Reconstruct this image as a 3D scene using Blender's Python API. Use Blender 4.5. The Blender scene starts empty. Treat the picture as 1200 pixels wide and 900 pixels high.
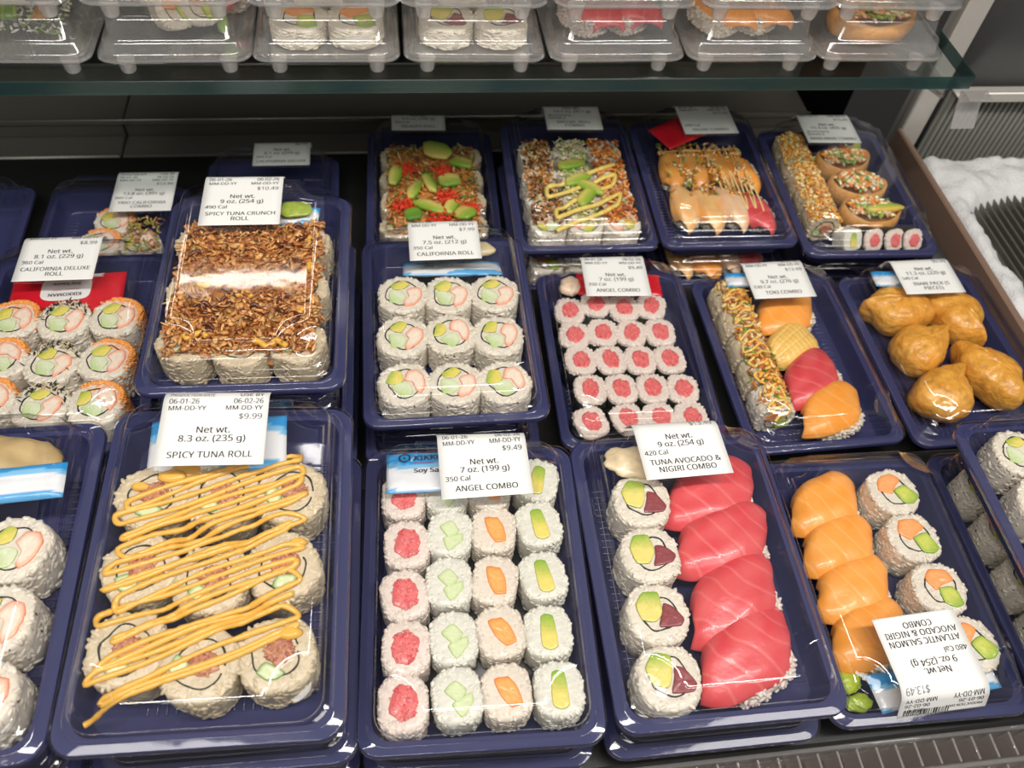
import bpy, math, random
import numpy as np
from mathutils import Matrix, Vector, noise as mnoise

S = bpy.context.scene
COL = S.collection
PI = math.pi

# ------------------------------------------------------------------ camera, world, lights, exposure
def make_camera():
    H, pitch, yaw, roll, f = 0.46244, 0.930036, 0.209704, 0.117387, 968.35
    cp, sp, cy, sy = math.cos(pitch), math.sin(pitch), math.cos(yaw), math.sin(yaw)
    fw = Vector((sy*cp, cy*cp, -sp)); r0 = Vector((cy, -sy, 0)); u0 = r0.cross(fw)
    r = math.cos(roll)*r0 + math.sin(roll)*u0
    u = -math.sin(roll)*r0 + math.cos(roll)*u0
    cam = bpy.data.cameras.new('camera'); o = bpy.data.objects.new('camera', cam); COL.objects.link(o)
    M = Matrix((r, u, -fw)).transposed().to_4x4(); M.translation = (0, 0, H)
    o.matrix_world = M
    cam.sensor_width = 36; cam.lens = f/1200*36
    cam.clip_start = 0.02; cam.clip_end = 60
    cam.dof.use_dof = True; cam.dof.focus_distance = 0.52; cam.dof.aperture_fstop = 10
    S.camera = o
make_camera()
S.view_settings.view_transform = 'Standard'
S.view_settings.look = 'None'
S.view_settings.gamma = 1
S.view_settings.use_curve_mapping = False
S.view_settings.exposure = -0.05
S.cycles.transparent_max_bounces = 24
S.cycles.max_bounces = 8
S.cycles.glossy_bounces = 3
S.cycles.diffuse_bounces = 3

w = bpy.data.worlds.new('store'); S.world = w; w.use_nodes = True
w.node_tree.nodes['Background'].inputs[0].default_value = (0.80, 0.77, 0.74, 1)
w.node_tree.nodes['Background'].inputs[1].default_value = 0.25

def area(name, loc, target, sx, sy, power, col=(1, .95, .88)):
    l = bpy.data.lights.new(name, 'AREA'); l.shape = 'RECTANGLE'; l.size = sx; l.size_y = sy
    l.energy = power; l.color = col
    o = bpy.data.objects.new(name, l); COL.objects.link(o); o.location = loc
    d = Vector(target)-Vector(loc); o.rotation_euler = d.to_track_quat('-Z', 'Y').to_euler()
    return o
area('case_lamp', (0.16, 0.04, 0.98), (0.16, 0.42, 0), 1.5, 0.08, 15.5, (1, .95, .88))
area('ceiling_fill_lamp', (-0.6, -1.2, 2.4), (0, .3, 0), 1.4, 0.5, 16, (1, .96, .9))  # this pair of ceiling lights is put behind the camera as fill
area('ceiling_fill_lamp', (1.3, -0.9, 2.4), (0.2, .3, 0), 1.4, 0.5, 16, (1, .96, .9))
area('shelf_lamp', (-0.19, 0.735, 0.385), (-.19, .45, 0.0), 0.18, 0.012, 0.11, (1, .93, .85))

# ------------------------------------------------------------------ materials
def newmat(name):
    m = bpy.data.materials.new(name); m.use_nodes = True
    return m, m.node_tree.nodes, m.node_tree.links, m.node_tree.nodes['Principled BSDF']
def coords(n):
    return n.new('ShaderNodeTexCoord').outputs['Object']
def noisenode(n, l, scale, detail=3):
    t = n.new('ShaderNodeTexNoise'); t.inputs['Scale'].default_value = scale; t.inputs['Detail'].default_value = detail
    l.new(coords(n), t.inputs['Vector']); return t
def bump(n, l, b, scale, strength, dist=.001, detail=3):
    t = noisenode(n, l, scale, detail); bp = n.new('ShaderNodeBump')
    bp.inputs['Strength'].default_value = strength; bp.inputs['Distance'].default_value = dist
    l.new(t.outputs['Fac'], bp.inputs['Height']); l.new(bp.outputs[0], b.inputs['Normal'])
def solid(name, col, rough=.5, metal=0, bs=None, coat=0):
    m, n, l, b = newmat(name)
    b.inputs['Base Color'].default_value = (*col, 1); b.inputs['Roughness'].default_value = rough
    b.inputs['Metallic'].default_value = metal; b.inputs['Coat Weight'].default_value = coat
    if bs: bump(n, l, b, *bs)
    return m
def vcolmat(name, rough, var=.12, nscale=400, coat=0, bs=None, sss=0):
    """food colour comes from the mesh's own colour attribute, varied a little by noise"""
    m, n, l, b = newmat(name)
    a = n.new('ShaderNodeAttribute'); a.attribute_name = 'Col'
    t = noisenode(n, l, nscale, 2); mr = n.new('ShaderNodeMapRange')
    mr.inputs['To Min'].default_value = 1-var; mr.inputs['To Max'].default_value = 1+var
    l.new(t.outputs['Fac'], mr.inputs['Value'])
    mx = n.new('ShaderNodeVectorMath'); mx.operation = 'SCALE'
    l.new(a.outputs['Color'], mx.inputs[0]); l.new(mr.outputs[0], mx.inputs['Scale'])
    l.new(mx.outputs[0], b.inputs['Base Color'])
    b.inputs['Roughness'].default_value = rough; b.inputs['Coat Weight'].default_value = coat
    b.inputs['Coat Roughness'].default_value = .08
    if sss:
        b.inputs['Subsurface Weight'].default_value = sss; b.inputs['Subsurface Radius'].default_value = (.004, .002, .0015)
        b.inputs['Subsurface Scale'].default_value = 1
    if bs: bump(n, l, b, *bs)
    return m
M_RICE = vcolmat('cooked_rice', .38, .06, 500, .15, (900, .25, .0005))
M_FOOD = vcolmat('fillings', .33, .14, 700, .25, (700, .35, .0006))
M_FISH = vcolmat('raw_fish', .34, .06, 160, .25, (300, .35, .0006))
M_SAUCE = vcolmat('sauce', .2, .06, 200, .3)
M_NORI = solid('nori', (.012, .016, .010), .5, 0, (900, .5, .0005))
M_TOFU = vcolmat('fried_tofu', .30, .22, 260, .3, (420, .7, .0012, 6))
M_PAPER = solid('label_paper', (.76, .76, .74), .45)
M_INK = solid('label_ink', (.03, .03, .035), .6)
M_INKG = solid('label_ink_grey', (.20, .21, .23), .6)
M_NAVY, n_, l_, b_ = newmat('navy_plastic')
b_.inputs['Base Color'].default_value = (.042, .046, .120, 1); b_.inputs['Roughness'].default_value = .16
b_.inputs['Specular IOR Level'].default_value = .6
bump(n_, l_, b_, 90, .12, .001)
M_PAD = solid('black_pad', (.010, .010, .012), .35)
M_BLACK = solid('black_enamel', (.012, .012, .012), .30, 0, (60, .05, .001))
M_STEEL = solid('dark_steel', (.13, .12, .105), .34, .35, (40, .08, .001))
M_EDGE = solid('steel_edge', (.34, .32, .29), .3, .9)
M_BRIGHT = solid('brushed_steel', (.60, .57, .53), .38, .35, (80, .1, .001))
M_DIVIDER_REFL = solid('divider_brown_reflection', (.26, .17, .125), .28, .2, (50, .2, .001))
M_WALL = solid('grey_liner', (.10, .105, .11), .30, .3, (12, .15, .003))

def clear(name, tint, lo, hi, rough, power=4.0, bscale=45, bstr=.25, milky=0, milk=(.9, .9, .9)):
    """thin clear film: passes light straight through, reflects more towards grazing angles"""
    m = bpy.data.materials.new(name); m.use_nodes = True; n = m.node_tree.nodes; l = m.node_tree.links
    n.clear(); out = n.new('ShaderNodeOutputMaterial')
    tr = n.new('ShaderNodeBsdfTransparent'); tr.inputs[0].default_value = (*tint, 1)
    gl = n.new('ShaderNodeBsdfGlossy'); gl.inputs['Roughness'].default_value = rough
    gl.inputs['Color'].default_value = (1, 1, 1, 1)
    t = noisenode(n, l, bscale, 2); bp = n.new('ShaderNodeBump'); bp.inputs['Strength'].default_value = bstr
    bp.inputs['Distance'].default_value = .002
    l.new(t.outputs['Fac'], bp.inputs['Height']); l.new(bp.outputs[0], gl.inputs['Normal'])
    lw = n.new('ShaderNodeLayerWeight'); lw.inputs['Blend'].default_value = .5
    pw = n.new('ShaderNodeMath'); pw.operation = 'POWER'; pw.inputs[1].default_value = power
    l.new(lw.outputs['Facing'], pw.inputs[0])
    mr = n.new('ShaderNodeMapRange'); mr.inputs['To Min'].default_value = lo; mr.inputs['To Max'].default_value = hi
    l.new(pw.outputs[0], mr.inputs['Value'])
    base = tr
    if milky:
        df = n.new('ShaderNodeBsdfDiffuse'); df.inputs[0].default_value = (*milk, 1)
        mm = n.new('ShaderNodeMixShader'); mm.inputs[0].default_value = milky
        l.new(tr.outputs[0], mm.inputs[1]); l.new(df.outputs[0], mm.inputs[2]); base = mm
    mx = n.new('ShaderNodeMixShader')
    l.new(mr.outputs[0], mx.inputs[0]); l.new(base.outputs[0], mx.inputs[1]); l.new(gl.outputs[0], mx.inputs[2])
    l.new(mx.outputs[0], out.inputs[0])
    return m
M_LID = clear('clear_lid', (.97, .97, .98), .070, .70, .075, 3.0, 45, .10)
M_CLEARBASE = clear('clear_base', (.93, .92, .91), .10, .75, .10, 2.4, milky=.12)
M_FROSTED = clear('frosted_foot', (.85, .84, .82), .10, .7, .2, 3.0, milky=.35)
M_GLASS = clear('shelf_glass', (.86, .91, .90), .05, .5, .06, 3.5, 5, .02)
M_GLASSEDGE = clear('glass_edge', (.30, .43, .42), .05, .35, .25, 3.0, 20, .1, milky=.25, milk=(.05, .12, .12))
M_ACRYLIC = clear('acrylic', (.90, .90, .89), .10, .7, .06, 3.0, 30, .2, milky=.10)
M_CELLO = clear('packet_film', (.92, .93, .95), .08, .6, .12, 3.0, 60, .6, milky=.25)

# ------------------------------------------------------------------ mesh helpers
class MB:
    def __init__(s): s.v = []; s.f = []; s.c = []; s.n = 0
    def add(s, v, f, c=(.8, .8, .8)):
        v = np.asarray(v, float).reshape(-1, 3); k = s.n
        s.v.append(v); s.f += [tuple(i+k for i in q) for q in f]
        c = np.asarray(c, float)
        s.c.append(np.tile(c, (len(v), 1)) if c.ndim == 1 else c)
        s.n += len(v); return s
    def mesh(s, name, mat, smooth=True, sharp=None):
        me = bpy.data.meshes.new(name)
        V = np.concatenate(s.v); me.from_pydata(V.tolist(), [], s.f)
        ca = me.color_attributes.new('Col', 'FLOAT_COLOR', 'POINT')
        C = np.ones((len(V), 4), np.float32); C[:, :3] = np.clip(np.concatenate(s.c), 0, 1)
        ca.data.foreach_set('color', C.ravel())
        if smooth: me.polygons.foreach_set('use_smooth', [True]*len(me.polygons))
        if mat: me.materials.append(mat)
        if smooth and sharp: me.set_sharp_from_angle(angle=math.radians(sharp))
        me.update(); return me

def loops_faces(k, n, cap0=True, cap1=True, closed=True):
    f = []
    for a in range(k-1):
        for i in range(n if closed else n-1):
            j = (i+1) % n
            f.append((a*n+i, a*n+j, (a+1)*n+j, (a+1)*n+i))
    if cap0: f.append(tuple(range(n-1, -1, -1)))
    if cap1: f.append(tuple((k-1)*n+i for i in range(n)))
    return f
def box(m, x0, x1, y0, y1, z0, z1, c=(.8, .8, .8), bev=0):
    b = min(bev, (x1-x0)*.45, (y1-y0)*.45, (z1-z0)*.45)
    if b <= 0:
        v = [(x, y, z) for z in (z0, z1) for x, y in ((x0, y0), (x1, y0), (x1, y1), (x0, y1))]
        m.add(v, loops_faces(2, 4), c); return
    def lp(i, z):
        a, d, e, g = x0+i, x1-i, y0+i, y1-i; q = b if i == 0 else b*.6
        return [(a+q, e, z), (d-q, e, z), (d, e+q, z), (d, g-q, z), (d-q, g, z), (a+q, g, z), (a, g-q, z), (a, e+q, z)]
    v = lp(b, z0)+lp(0, z0+b)+lp(0, z1-b)+lp(b, z1)
    m.add(v, loops_faces(4, 8), c)
def rloop(hw, hl, rc, z, cy=0, M=7):
    p = []
    for sx, sy, a0 in ((1, -1, -90), (1, 1, 0), (-1, 1, 90), (-1, -1, 180)):
        for i in range(M):
            a = math.radians(a0+90*i/(M-1))
            p.append((sx*(hw-rc)+rc*math.cos(a), cy+sy*(hl-rc)+rc*math.sin(a), z))
    return p
def nloop(hw, hl, rn, z, cy=0, M=7):
    """rectangle whose corners are cut by concave arcs"""
    p = []
    for sx, sy, a0 in ((1, -1, 180), (1, 1, 270), (-1, 1, 0), (-1, -1, 90)):
        for i in range(M):
            a = math.radians(a0-90*i/(M-1))
            p.append((sx*hw+rn*math.cos(a), cy+sy*hl+rn*math.sin(a), z))
    return p
def tube(m, pts, rad, c, n=6, caps=True):
    P = np.array(pts, float); k = len(P)
    R = np.full(k, rad) if np.isscalar(rad) else np.array(rad)
    T = np.gradient(P, axis=0); T /= np.linalg.norm(T, axis=1)[:, None]+1e-12
    up = np.array([0, 0, 1.0]); v = []
    for i in range(k):
        a = np.cross(T[i], up)
        if np.linalg.norm(a) < 1e-3: a = np.cross(T[i], [1, 0, 0])
        a /= np.linalg.norm(a); b = np.cross(a, T[i])
        for q in range(n):
            t = 2*PI*q/n; v.append(P[i]+R[i]*(math.cos(t)*a+math.sin(t)*b))
    m.add(v, loops_faces(k, n, caps, caps), c)
def cyl(m, x, y, z0, z1, r0, r1, c=(.8, .8, .8), n=16):
    v = []
    for r, z in ((r0*.85, z0), (r0, z0+(z1-z0)*.15), (r1, z1)):
        v += [(x+r*math.cos(2*PI*i/n), y+r*math.sin(2*PI*i/n), z) for i in range(n)]
    m.add(v, loops_faces(3, n), c)
# rice grain template
def _grain():
    v = [(-1, 0, 0)]; seg = 6
    for x, r in ((-.72, .62), (0, 1.0), (.72, .62)):
        v += [(x, r*math.cos(2*PI*i/seg), r*math.sin(2*PI*i/seg)) for i in range(seg)]
    v.append((1, 0, 0)); f = []
    for i in range(seg):
        j = (i+1) % seg
        f.append((0, 1+j, 1+i))
        for a in (0, 1): f.append((1+a*seg+i, 1+a*seg+j, 1+(a+1)*seg+j, 1+(a+1)*seg+i))
        f.append((1+2*seg+i, 1+2*seg+j, 1+3*seg))
    return np.array(v), f
GV, GF = _grain()
def grains(m, pos, axis, L, Wd, cols, rng, squash=.9):
    """scatter many grains: pos Nx3, axis Nx3 long directions"""
    for p, a, c in zip(pos, axis, cols):
        a = a/(np.linalg.norm(a)+1e-9); t = np.array([.3, .5, .81]); b = np.cross(a, t); b /= np.linalg.norm(b); d = np.cross(a, b)
        s = rng.uniform(.8, 1.2); q = rng.uniform(.85, 1.15)
        V = p+np.outer(GV[:, 0]*L*s, a)+np.outer(GV[:, 1]*Wd*q, b)+np.outer(GV[:, 2]*Wd*q*squash, d)
        m.add(V, GF, c)
def nz(x, y, z, s): return mnoise.noise(Vector((x*s, y*s, z*s)))

# ------------------------------------------------------------------ object helpers
LABELS = {}; BADL = []
def T(o, label, cat, group=None, kind=None):
    if not 4 <= len(label.split()) <= 16: BADL.append(label)
    o['label'] = label; o['category'] = cat
    if group: o['group'] = group
    if kind: o['kind'] = kind
    LABELS.setdefault(label, []).append(o.name)
    return o
def link(name, me, parent=None, M=None):
    o = bpy.data.objects.new(name, me); COL.objects.link(o)
    if parent: o.parent = parent
    if M is not None: o.matrix_basis = M
    return o
def empty(name, M):
    o = bpy.data.objects.new(name, None); COL.objects.link(o); o.empty_display_size = .01; o.matrix_basis = M
    return o
def put(proto, name, M, label, cat, group=None):
    """one thing out of a prototype's parts: an Empty with a child per part"""
    e = empty(name, M); T(e, label, cat, group)
    for pn, me in proto:
        c = link(pn, me, e)
        if pn in STUFFPARTS: c['kind'] = 'stuff'
    return e
STUFFPARTS = ('sesame_seeds', 'nori_flakes', 'roe_coating', 'crumb_coating')
def structure(name, me):
    o = link(name, me); o['kind'] = 'structure'; return o
def loc(x, y, z=0, rz=0): return Matrix.Translation((x, y, z)) @ Matrix.Rotation(rz, 4, 'Z')

# ------------------------------------------------------------------ the display case (setting)
def build_case():
    m = MB(); box(m, -.75, .553, .0985, .306, -.19, -.0745, bev=.002)
    box(m, -.75, .553, .306, .516, -.19, -.1005, bev=.002)
    box(m, -.75, .553, .516, .772, -.19, -.1405, bev=.002)
    structure('floor', m.mesh('floor', M_BLACK, True, 40))
    m = MB(); box(m, -1.6, 2.2, -.2, 1.3, -.23, -.20)
    structure('trim_1', m.mesh('trim_1', M_BLACK))  # black slab added under the case to block world light
    # stepped steel ledge pans along the back of the well, each with a bright lip
    for k, (y0, y1, z, x0, x1) in enumerate(((.7725, .808, -.140, -.80, -.297), (.7725, .808, -.140, -.2955, .50),
                                    (.8085, .868, -.122, -.80, -.2965), (.8085, .868, -.122, -.295, .50))):
        m = MB(); box(m, x0, x1, y0, y1, -.19, z, bev=.0015)
        structure('trim_%d' % (k+2), m.mesh('trim', M_STEEL, True, 40))
    m = MB(); box(m, -.80, .50, .8065, .8095, -.125, -.1185, bev=.0008); structure('trim_6', m.mesh('trim', M_EDGE, True, 40))
    m = MB(); box(m, -.80, .50, .866, .869, -.124, -.092, bev=.0008); structure('trim_7', m.mesh('trim', M_STEEL, True, 40))
    m = MB(); box(m, -.80, .50, .8645, .8675, -.0925, -.0885, bev=.0008); structure('trim_8', m.mesh('trim', M_EDGE, True, 40))
    m = MB(); box(m, -.80, .5845, .8695, .89, -.20, .70)
    structure('wall_back', m.mesh('wall_back', M_BLACK))
    # right-hand bay of the case: liner, ribbed coil panel, ledge, frost
    m = MB(); box(m, .585, 1.7, .712, .74, -.20, .70)
    structure('wall_right', m.mesh('wall_right', M_WALL))
    m = MB(); x = .590
    while x < 1.25:
        box(m, x, x+.0040, .7035, .7105, -.140, -.026, bev=.0012); x += .0068
    box(m, .587, 1.25, .709, .7118, -.142, -.024)
    o = link('coil_panel', m.mesh('coil_panel', M_RIB, True, 40)); T(o, 'grey ribbed metal panel on the back wall behind the frost', 'panel')
    m = MB(); box(m, .587, 1.65, .690, .7118, -.0235, -.019, bev=.002); box(m, .587, 1.65, .688, .6905, -.0235, -.012, bev=.001)
    structure('trim_9', m.mesh('trim', M_BRIGHT, True, 40))
    m = MB(); box(m, .563, 1.7, .30, .702, -.198, -.135, bev=.002)
    structure('trim_10', m.mesh('trim', M_STEEL, True, 40))
    # unseen canopy added above the shelf to cut lamp light and darken lid reflections
    m = MB(); box(m, -1.2, 1.5, .50, .95, .40, .44, bev=.003)
    structure('unseen_canopy', m.mesh('unseen_canopy', M_BLACK, True, 40))
    # upright post at the corner
    m = MB(); box(m, .557, .583, .7125, .722, -.134, .395, bev=.0015); box(m, .561, .579, .722, .738, -.134, .395, bev=.002)
    o = link('upright_post', m.mesh('upright_post', M_BRIGHT, True, 40)); T(o, 'pale brushed steel upright post behind the corner of the glass shelf', 'post')
    # divider between the two bays, a brown reflection put into its colour
    m = MB(); box(m, .5445, .5505, .310, .705, -.10, -.066, bev=.0015); box(m, .5505, .562, .310, .705, -.10, -.076, bev=.0015)
    o = link('bay_divider', m.mesh('bay_divider', M_DIVIDER_REFL, True, 40)); T(o, 'divider strip with a painted brown reflection between the sushi boxes and the frosted bay', 'divider')
    # evaporator grille and frost
    m = MB()
    for k in range(34):
        x0 = .60+k*.009; box(m, x0, x0+.0025, .36, .66, -.12, -.098, (.2, .2, .2), .0008)
    box(m, .598, .91, .357, .36, -.12, -.098); box(m, .598, .91, .66, .664, -.12, -.098)
    o = link('floor_grille', m.mesh('floor_grille', M_STEEL, True, 40)); T(o, 'dark metal grille of thin bars in the frosted bay', 'grille')
    m = MB(); nx, ny = 90, 110; X0, X1, Y0, Y1 = .5625, .98, .318, .688; v = []; c = []
    for j in range(ny):
        for i in range(nx):
            x = X0+(X1-X0)*i/(nx-1); y = Y0+(Y1-Y0)*j/(ny-1)
            d = 1/(1+math.exp(-((x-.604-.010*nz(y, 0, 3, 25))/.006)))*1/(1+math.exp(((y-.615-.02*nz(x, 1, 0, 22))/.008)))
            h = -.084+.010*nz(x, y, 0, 22)+.005*nz(x, y, 1, 70)+.0022*nz(x, y, 5, 190)+.0012*nz(x, y, 9, 420)
            h = min(h, -.079) if x < .60 else h
            h = h*(1-d)+(-.131)*d
            e = min(x-X0, y-Y0, Y1-y)/.012
            if e < 1: h = h*max(e, 0)**.5+(-.134)*(1-max(e, 0)**.5)
            v.append((x, y, h))
    f = [(j*nx+i, j*nx+i+1, (j+1)*nx+i+1, (j+1)*nx+i) for j in range(ny-1) for i in range(nx-1)]
    m.add(v, f, (.80, .80, .80))
    o = link('frost_heap', m.mesh('frost_heap', M_FROST)); T(o, 'white crusty frost heaped beside the brown divider strip', 'frost', kind='stuff')
    # front guard rail, ribbed clear plastic over a brown strip
    e = empty('front_rail', loc(.22, .0905, -.0745)); T(e, 'ribbed clear front rail along the bottom edge of the case', 'rail')
    m = MB(); box(m, -.62, .36, -.039, .0078, -.030, -.0265, bev=.001); link('back_strip', m.mesh('back_strip', M_RAILB, True, 40), e)
    m = MB(); box(m, -.62, .36, .0052, .0078, -.026, -.0005, bev=.0008); box(m, -.62, .36, -.013, -.010, -.026, -.0035, bev=.0008)
    box(m, -.62, .36, -.036, -.033, -.026, -.006, bev=.0008)
    link('rail_bar', m.mesh('rail_bar', M_ACRYLIC, True, 40), e)
    m = MB()
    for k in range(75):
        x0 = -.62+k*.0131; box(m, x0, x0+.0016, -.0095, .0048, -.026, -.003, bev=.0004); box(m, x0+.005, x0+.0066, -.0325, -.0135, -.026, -.006, bev=.0004)
    link('rib', m.mesh('rib', M_RIBC, True, 40), e)
M_RIB = solid('coil_fins', (.26, .265, .235), .5, .2)
M_FROST = solid('frost', (.66, .665, .67), .6, 0, (500, .8, .002, 6))
M_RAILB = solid('rail_backing', (.085, .055, .055), .4, .1)
M_RIBC = clear('rail_rib', (.8, .78, .75), .1, .6, .1, 3, milky=.45, milk=(.42, .38, .36))
build_case()

def build_shelf():
    e = empty('glass_shelf', loc(.1, .7, .0808)); T(e, 'long clear glass shelf with a green front edge holding the clear boxes', 'shelf')
    # glass body (top and bottom faces) and its green cut edges
    X0, X1, Y0, Y1 = -.72, .378, -.14, .155
    m = MB(); box(m, X0, X1, Y0, Y1, 0, .012, bev=.0006); link('glass_pane', m.mesh('glass_pane', M_GLASS, True, 40), e)
    m = MB(); box(m, X0, X1, Y0-.0012, Y0-.0002, .0003, .0117, bev=.0003); link('front_edge', m.mesh('front_edge', M_GLASSEDGE, True, 40), e)
    m = MB(); box(m, X1+.0002, X1+.0012, Y0, Y1, .0003, .0117, bev=.0003); link('side_edge', m.mesh('side_edge', M_GLASSEDGE, True, 40), e)
    # clear support blade under the right end and the clip hanging from the corner
    e = empty('shelf_bracket', loc(.462, .62, .06)); T(e, 'clear bracket blade under the end of the glass shelf', 'bracket')
    m = MB(); V = [(0, .12, .019), (0, -.055, .019), (0, -.055, .012), (0, .12, -.03)]
    V = [(x-.002, y, z) for x, y, z in V]+[(x+.002, y, z) for x, y, z in V]; m.add(V, loops_faces(2, 4)); link('blade', m.mesh('blade', M_ACRYLIC, False), e)
    m = MB(); tube(m, [(0, -.055, .010), (0, .12, -.032)], .0022, (.8, .8, .8), 8); link('rod', m.mesh('rod', M_ACRYLIC), e)
    m = MB(); pr = [(-.012, .001), (0, .0015), (.002, 0), (-.0015, -.012), (-.009, -.0285)]
    V = []
    for d in (0, .0012):
        for k, (y, z) in enumerate(pr): V += [(-.011, y*1-d, z-d*.5), (.011, y*1-d, z-d*.5)]
    f = [];
    for k in range(4): f += [(2*k, 2*k+1, 2*k+3, 2*k+2), (10+2*k+1, 10+2*k, 10+2*k+2, 10+2*k+3), (2*k, 2*k+2, 12+2*k, 10+2*k), (2*k+3, 2*k+1, 11+2*k, 13+2*k)]
    f += [(1, 0, 10, 11), (8, 9, 19, 18)]
    m.add(V, f)
    o = link('shelf_clip', m.mesh('shelf_clip', M_CLIP, True, 30), None, loc(.484, .5585, .0785)); T(o, 'bent clear plastic clip hanging below the front corner of the glass shelf', 'clip')
M_CLIP = clear('clip_plastic', (.86, .85, .84), .22, .75, .12, 2.0, 90, .8, milky=.22, milk=(.8, .78, .76))
build_shelf()

# ------------------------------------------------------------------ boxes
W_, L_, HR, LT = .135, .1883, .022, .0475          # rim size, rim height, lid top height
HW, HL = W_/2, L_/2
YB = .0847                                            # back edge of the lid's flat top
YF = -.0795
def base_mesh():
    m = MB()
    lp = [rloop(HW-.0125, HL-.0130, .011, .0019), rloop(HW-.0116, HL-.0120, .011, .0030), rloop(HW-.0092, HL-.0092, .011, HR-.006), rloop(HW-.0080, HL-.0080, .011, HR-.0012),
          rloop(HW-.0008, HL-.0008, .012, HR-.0010), rloop(HW-.0003, HL-.0003, .012, HR-.0022), rloop(HW-.0003, HL-.0003, .012, HR-.0042),
          rloop(HW-.0014, HL-.0014, .012, HR-.0042), rloop(HW-.0016, HL-.0016, .012, HR-.0022), rloop(HW-.0065, HL-.0065, .011, HR-.0024), rloop(HW-.0074, HL-.0074, .011, HR-.007), rloop(HW-.0112, HL-.0115, .012, .0006), rloop(HW-.0130, HL-.0135, .012, 0)]
    v = [p for q in lp for p in q]
    m.add(v, loops_faces(len(lp), len(lp[0])))
    for sx in (-1, 1):
        for k in range(30):
            y = -.065+k*.0045; x = sx*.0480
            box(m, x-.005, x+.005, y-.0007, y+.0007, .0016, .0029, bev=.0004)
    for k in range(14):
        x = -.03+k*.0046; box(m, x-.0007, x+.0007, -.0735, -.066, .0016, .0029, bev=.0004)
    return m.mesh('base', M_NAVY, True, 50)
def lid_mesh():
    m = MB(); cs = (YB+YF)/2; hs = (YB-YF)/2
    lp = [rloop(HW+.0003, HL+.0003, .0125, HR-.0035), rloop(HW+.0004, HL+.0004, .0125, HR-.0004), rloop(HW+.0001, HL+.0001, .0123, HR+.0006), rloop(HW-.0007, HL-.0007, .012, HR+.0012), rloop(HW-.0045, HL-.0045, .0115, HR+.0010),
          rloop(HW-.0055, HL-.0052, .0115, HR+.0016), rloop(HW-.0062, HL-.0056, .0115, HR+.0056), rloop(HW-.0072, HL-.0062, .0115, HR+.0064), rloop(HW-.0088, HL-.0066, .0115, HR+.0066),
          rloop(HW-.0098, HL-.0072, .012, HR+.0075), rloop(HW-.0104, HL-.0074, .012, HR+.0106), rloop(HW-.0098, HL-.0070, .012, HR+.0112), rloop(HW-.0098, HL-.0070, .012, HR+.0120), rloop(HW-.0108, HL-.0078, .012, HR+.0126), rloop(HW-.0124, hs+.0034, .0125, LT-.0100, cs), rloop(HW-.0128, hs+.0030, .0125, LT-.0084, cs), rloop(HW-.0135, hs+.0023, .0125, LT-.0074, cs), rloop(HW-.0142, hs+.0016, .0125, LT-.0068, cs),
          nloop(HW-.0146, hs+.0012, .0180, LT-.0040, cs), nloop(HW-.0150, hs+.0008, .0184, LT-.0022, cs), nloop(HW-.0157, hs+.0001, .0188, LT-.0009, cs), nloop(HW-.0167, hs-.0009, .0192, LT-.0002, cs), nloop(HW-.0178, hs-.0020, .0192, LT, cs), nloop(HW-.0222, hs-.0067, .0192, LT, cs), nloop(HW-.0230, hs-.0075, .0192, LT-.0003, cs), nloop(HW-.0238, hs-.0083, .0192, LT-.0006, cs), nloop(HW-.0260, hs-.0105, .0192, LT-.0006, cs), nloop(HW-.0275, hs-.0120, .0192, LT-.0006, cs)]
    v = [p for q in lp for p in q]
    m.add(v, loops_faces(len(lp), len(lp[0]), False, True))
    return m.mesh('lid', M_LID, True, 75)
BASE, LID = base_mesh(), lid_mesh()
PADM = MB(); box(PADM, -.0475, .0475, -.073, .060, .0047, .0052, bev=.0002); PADM = PADM.mesh('floor_pad', M_PAD)

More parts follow.
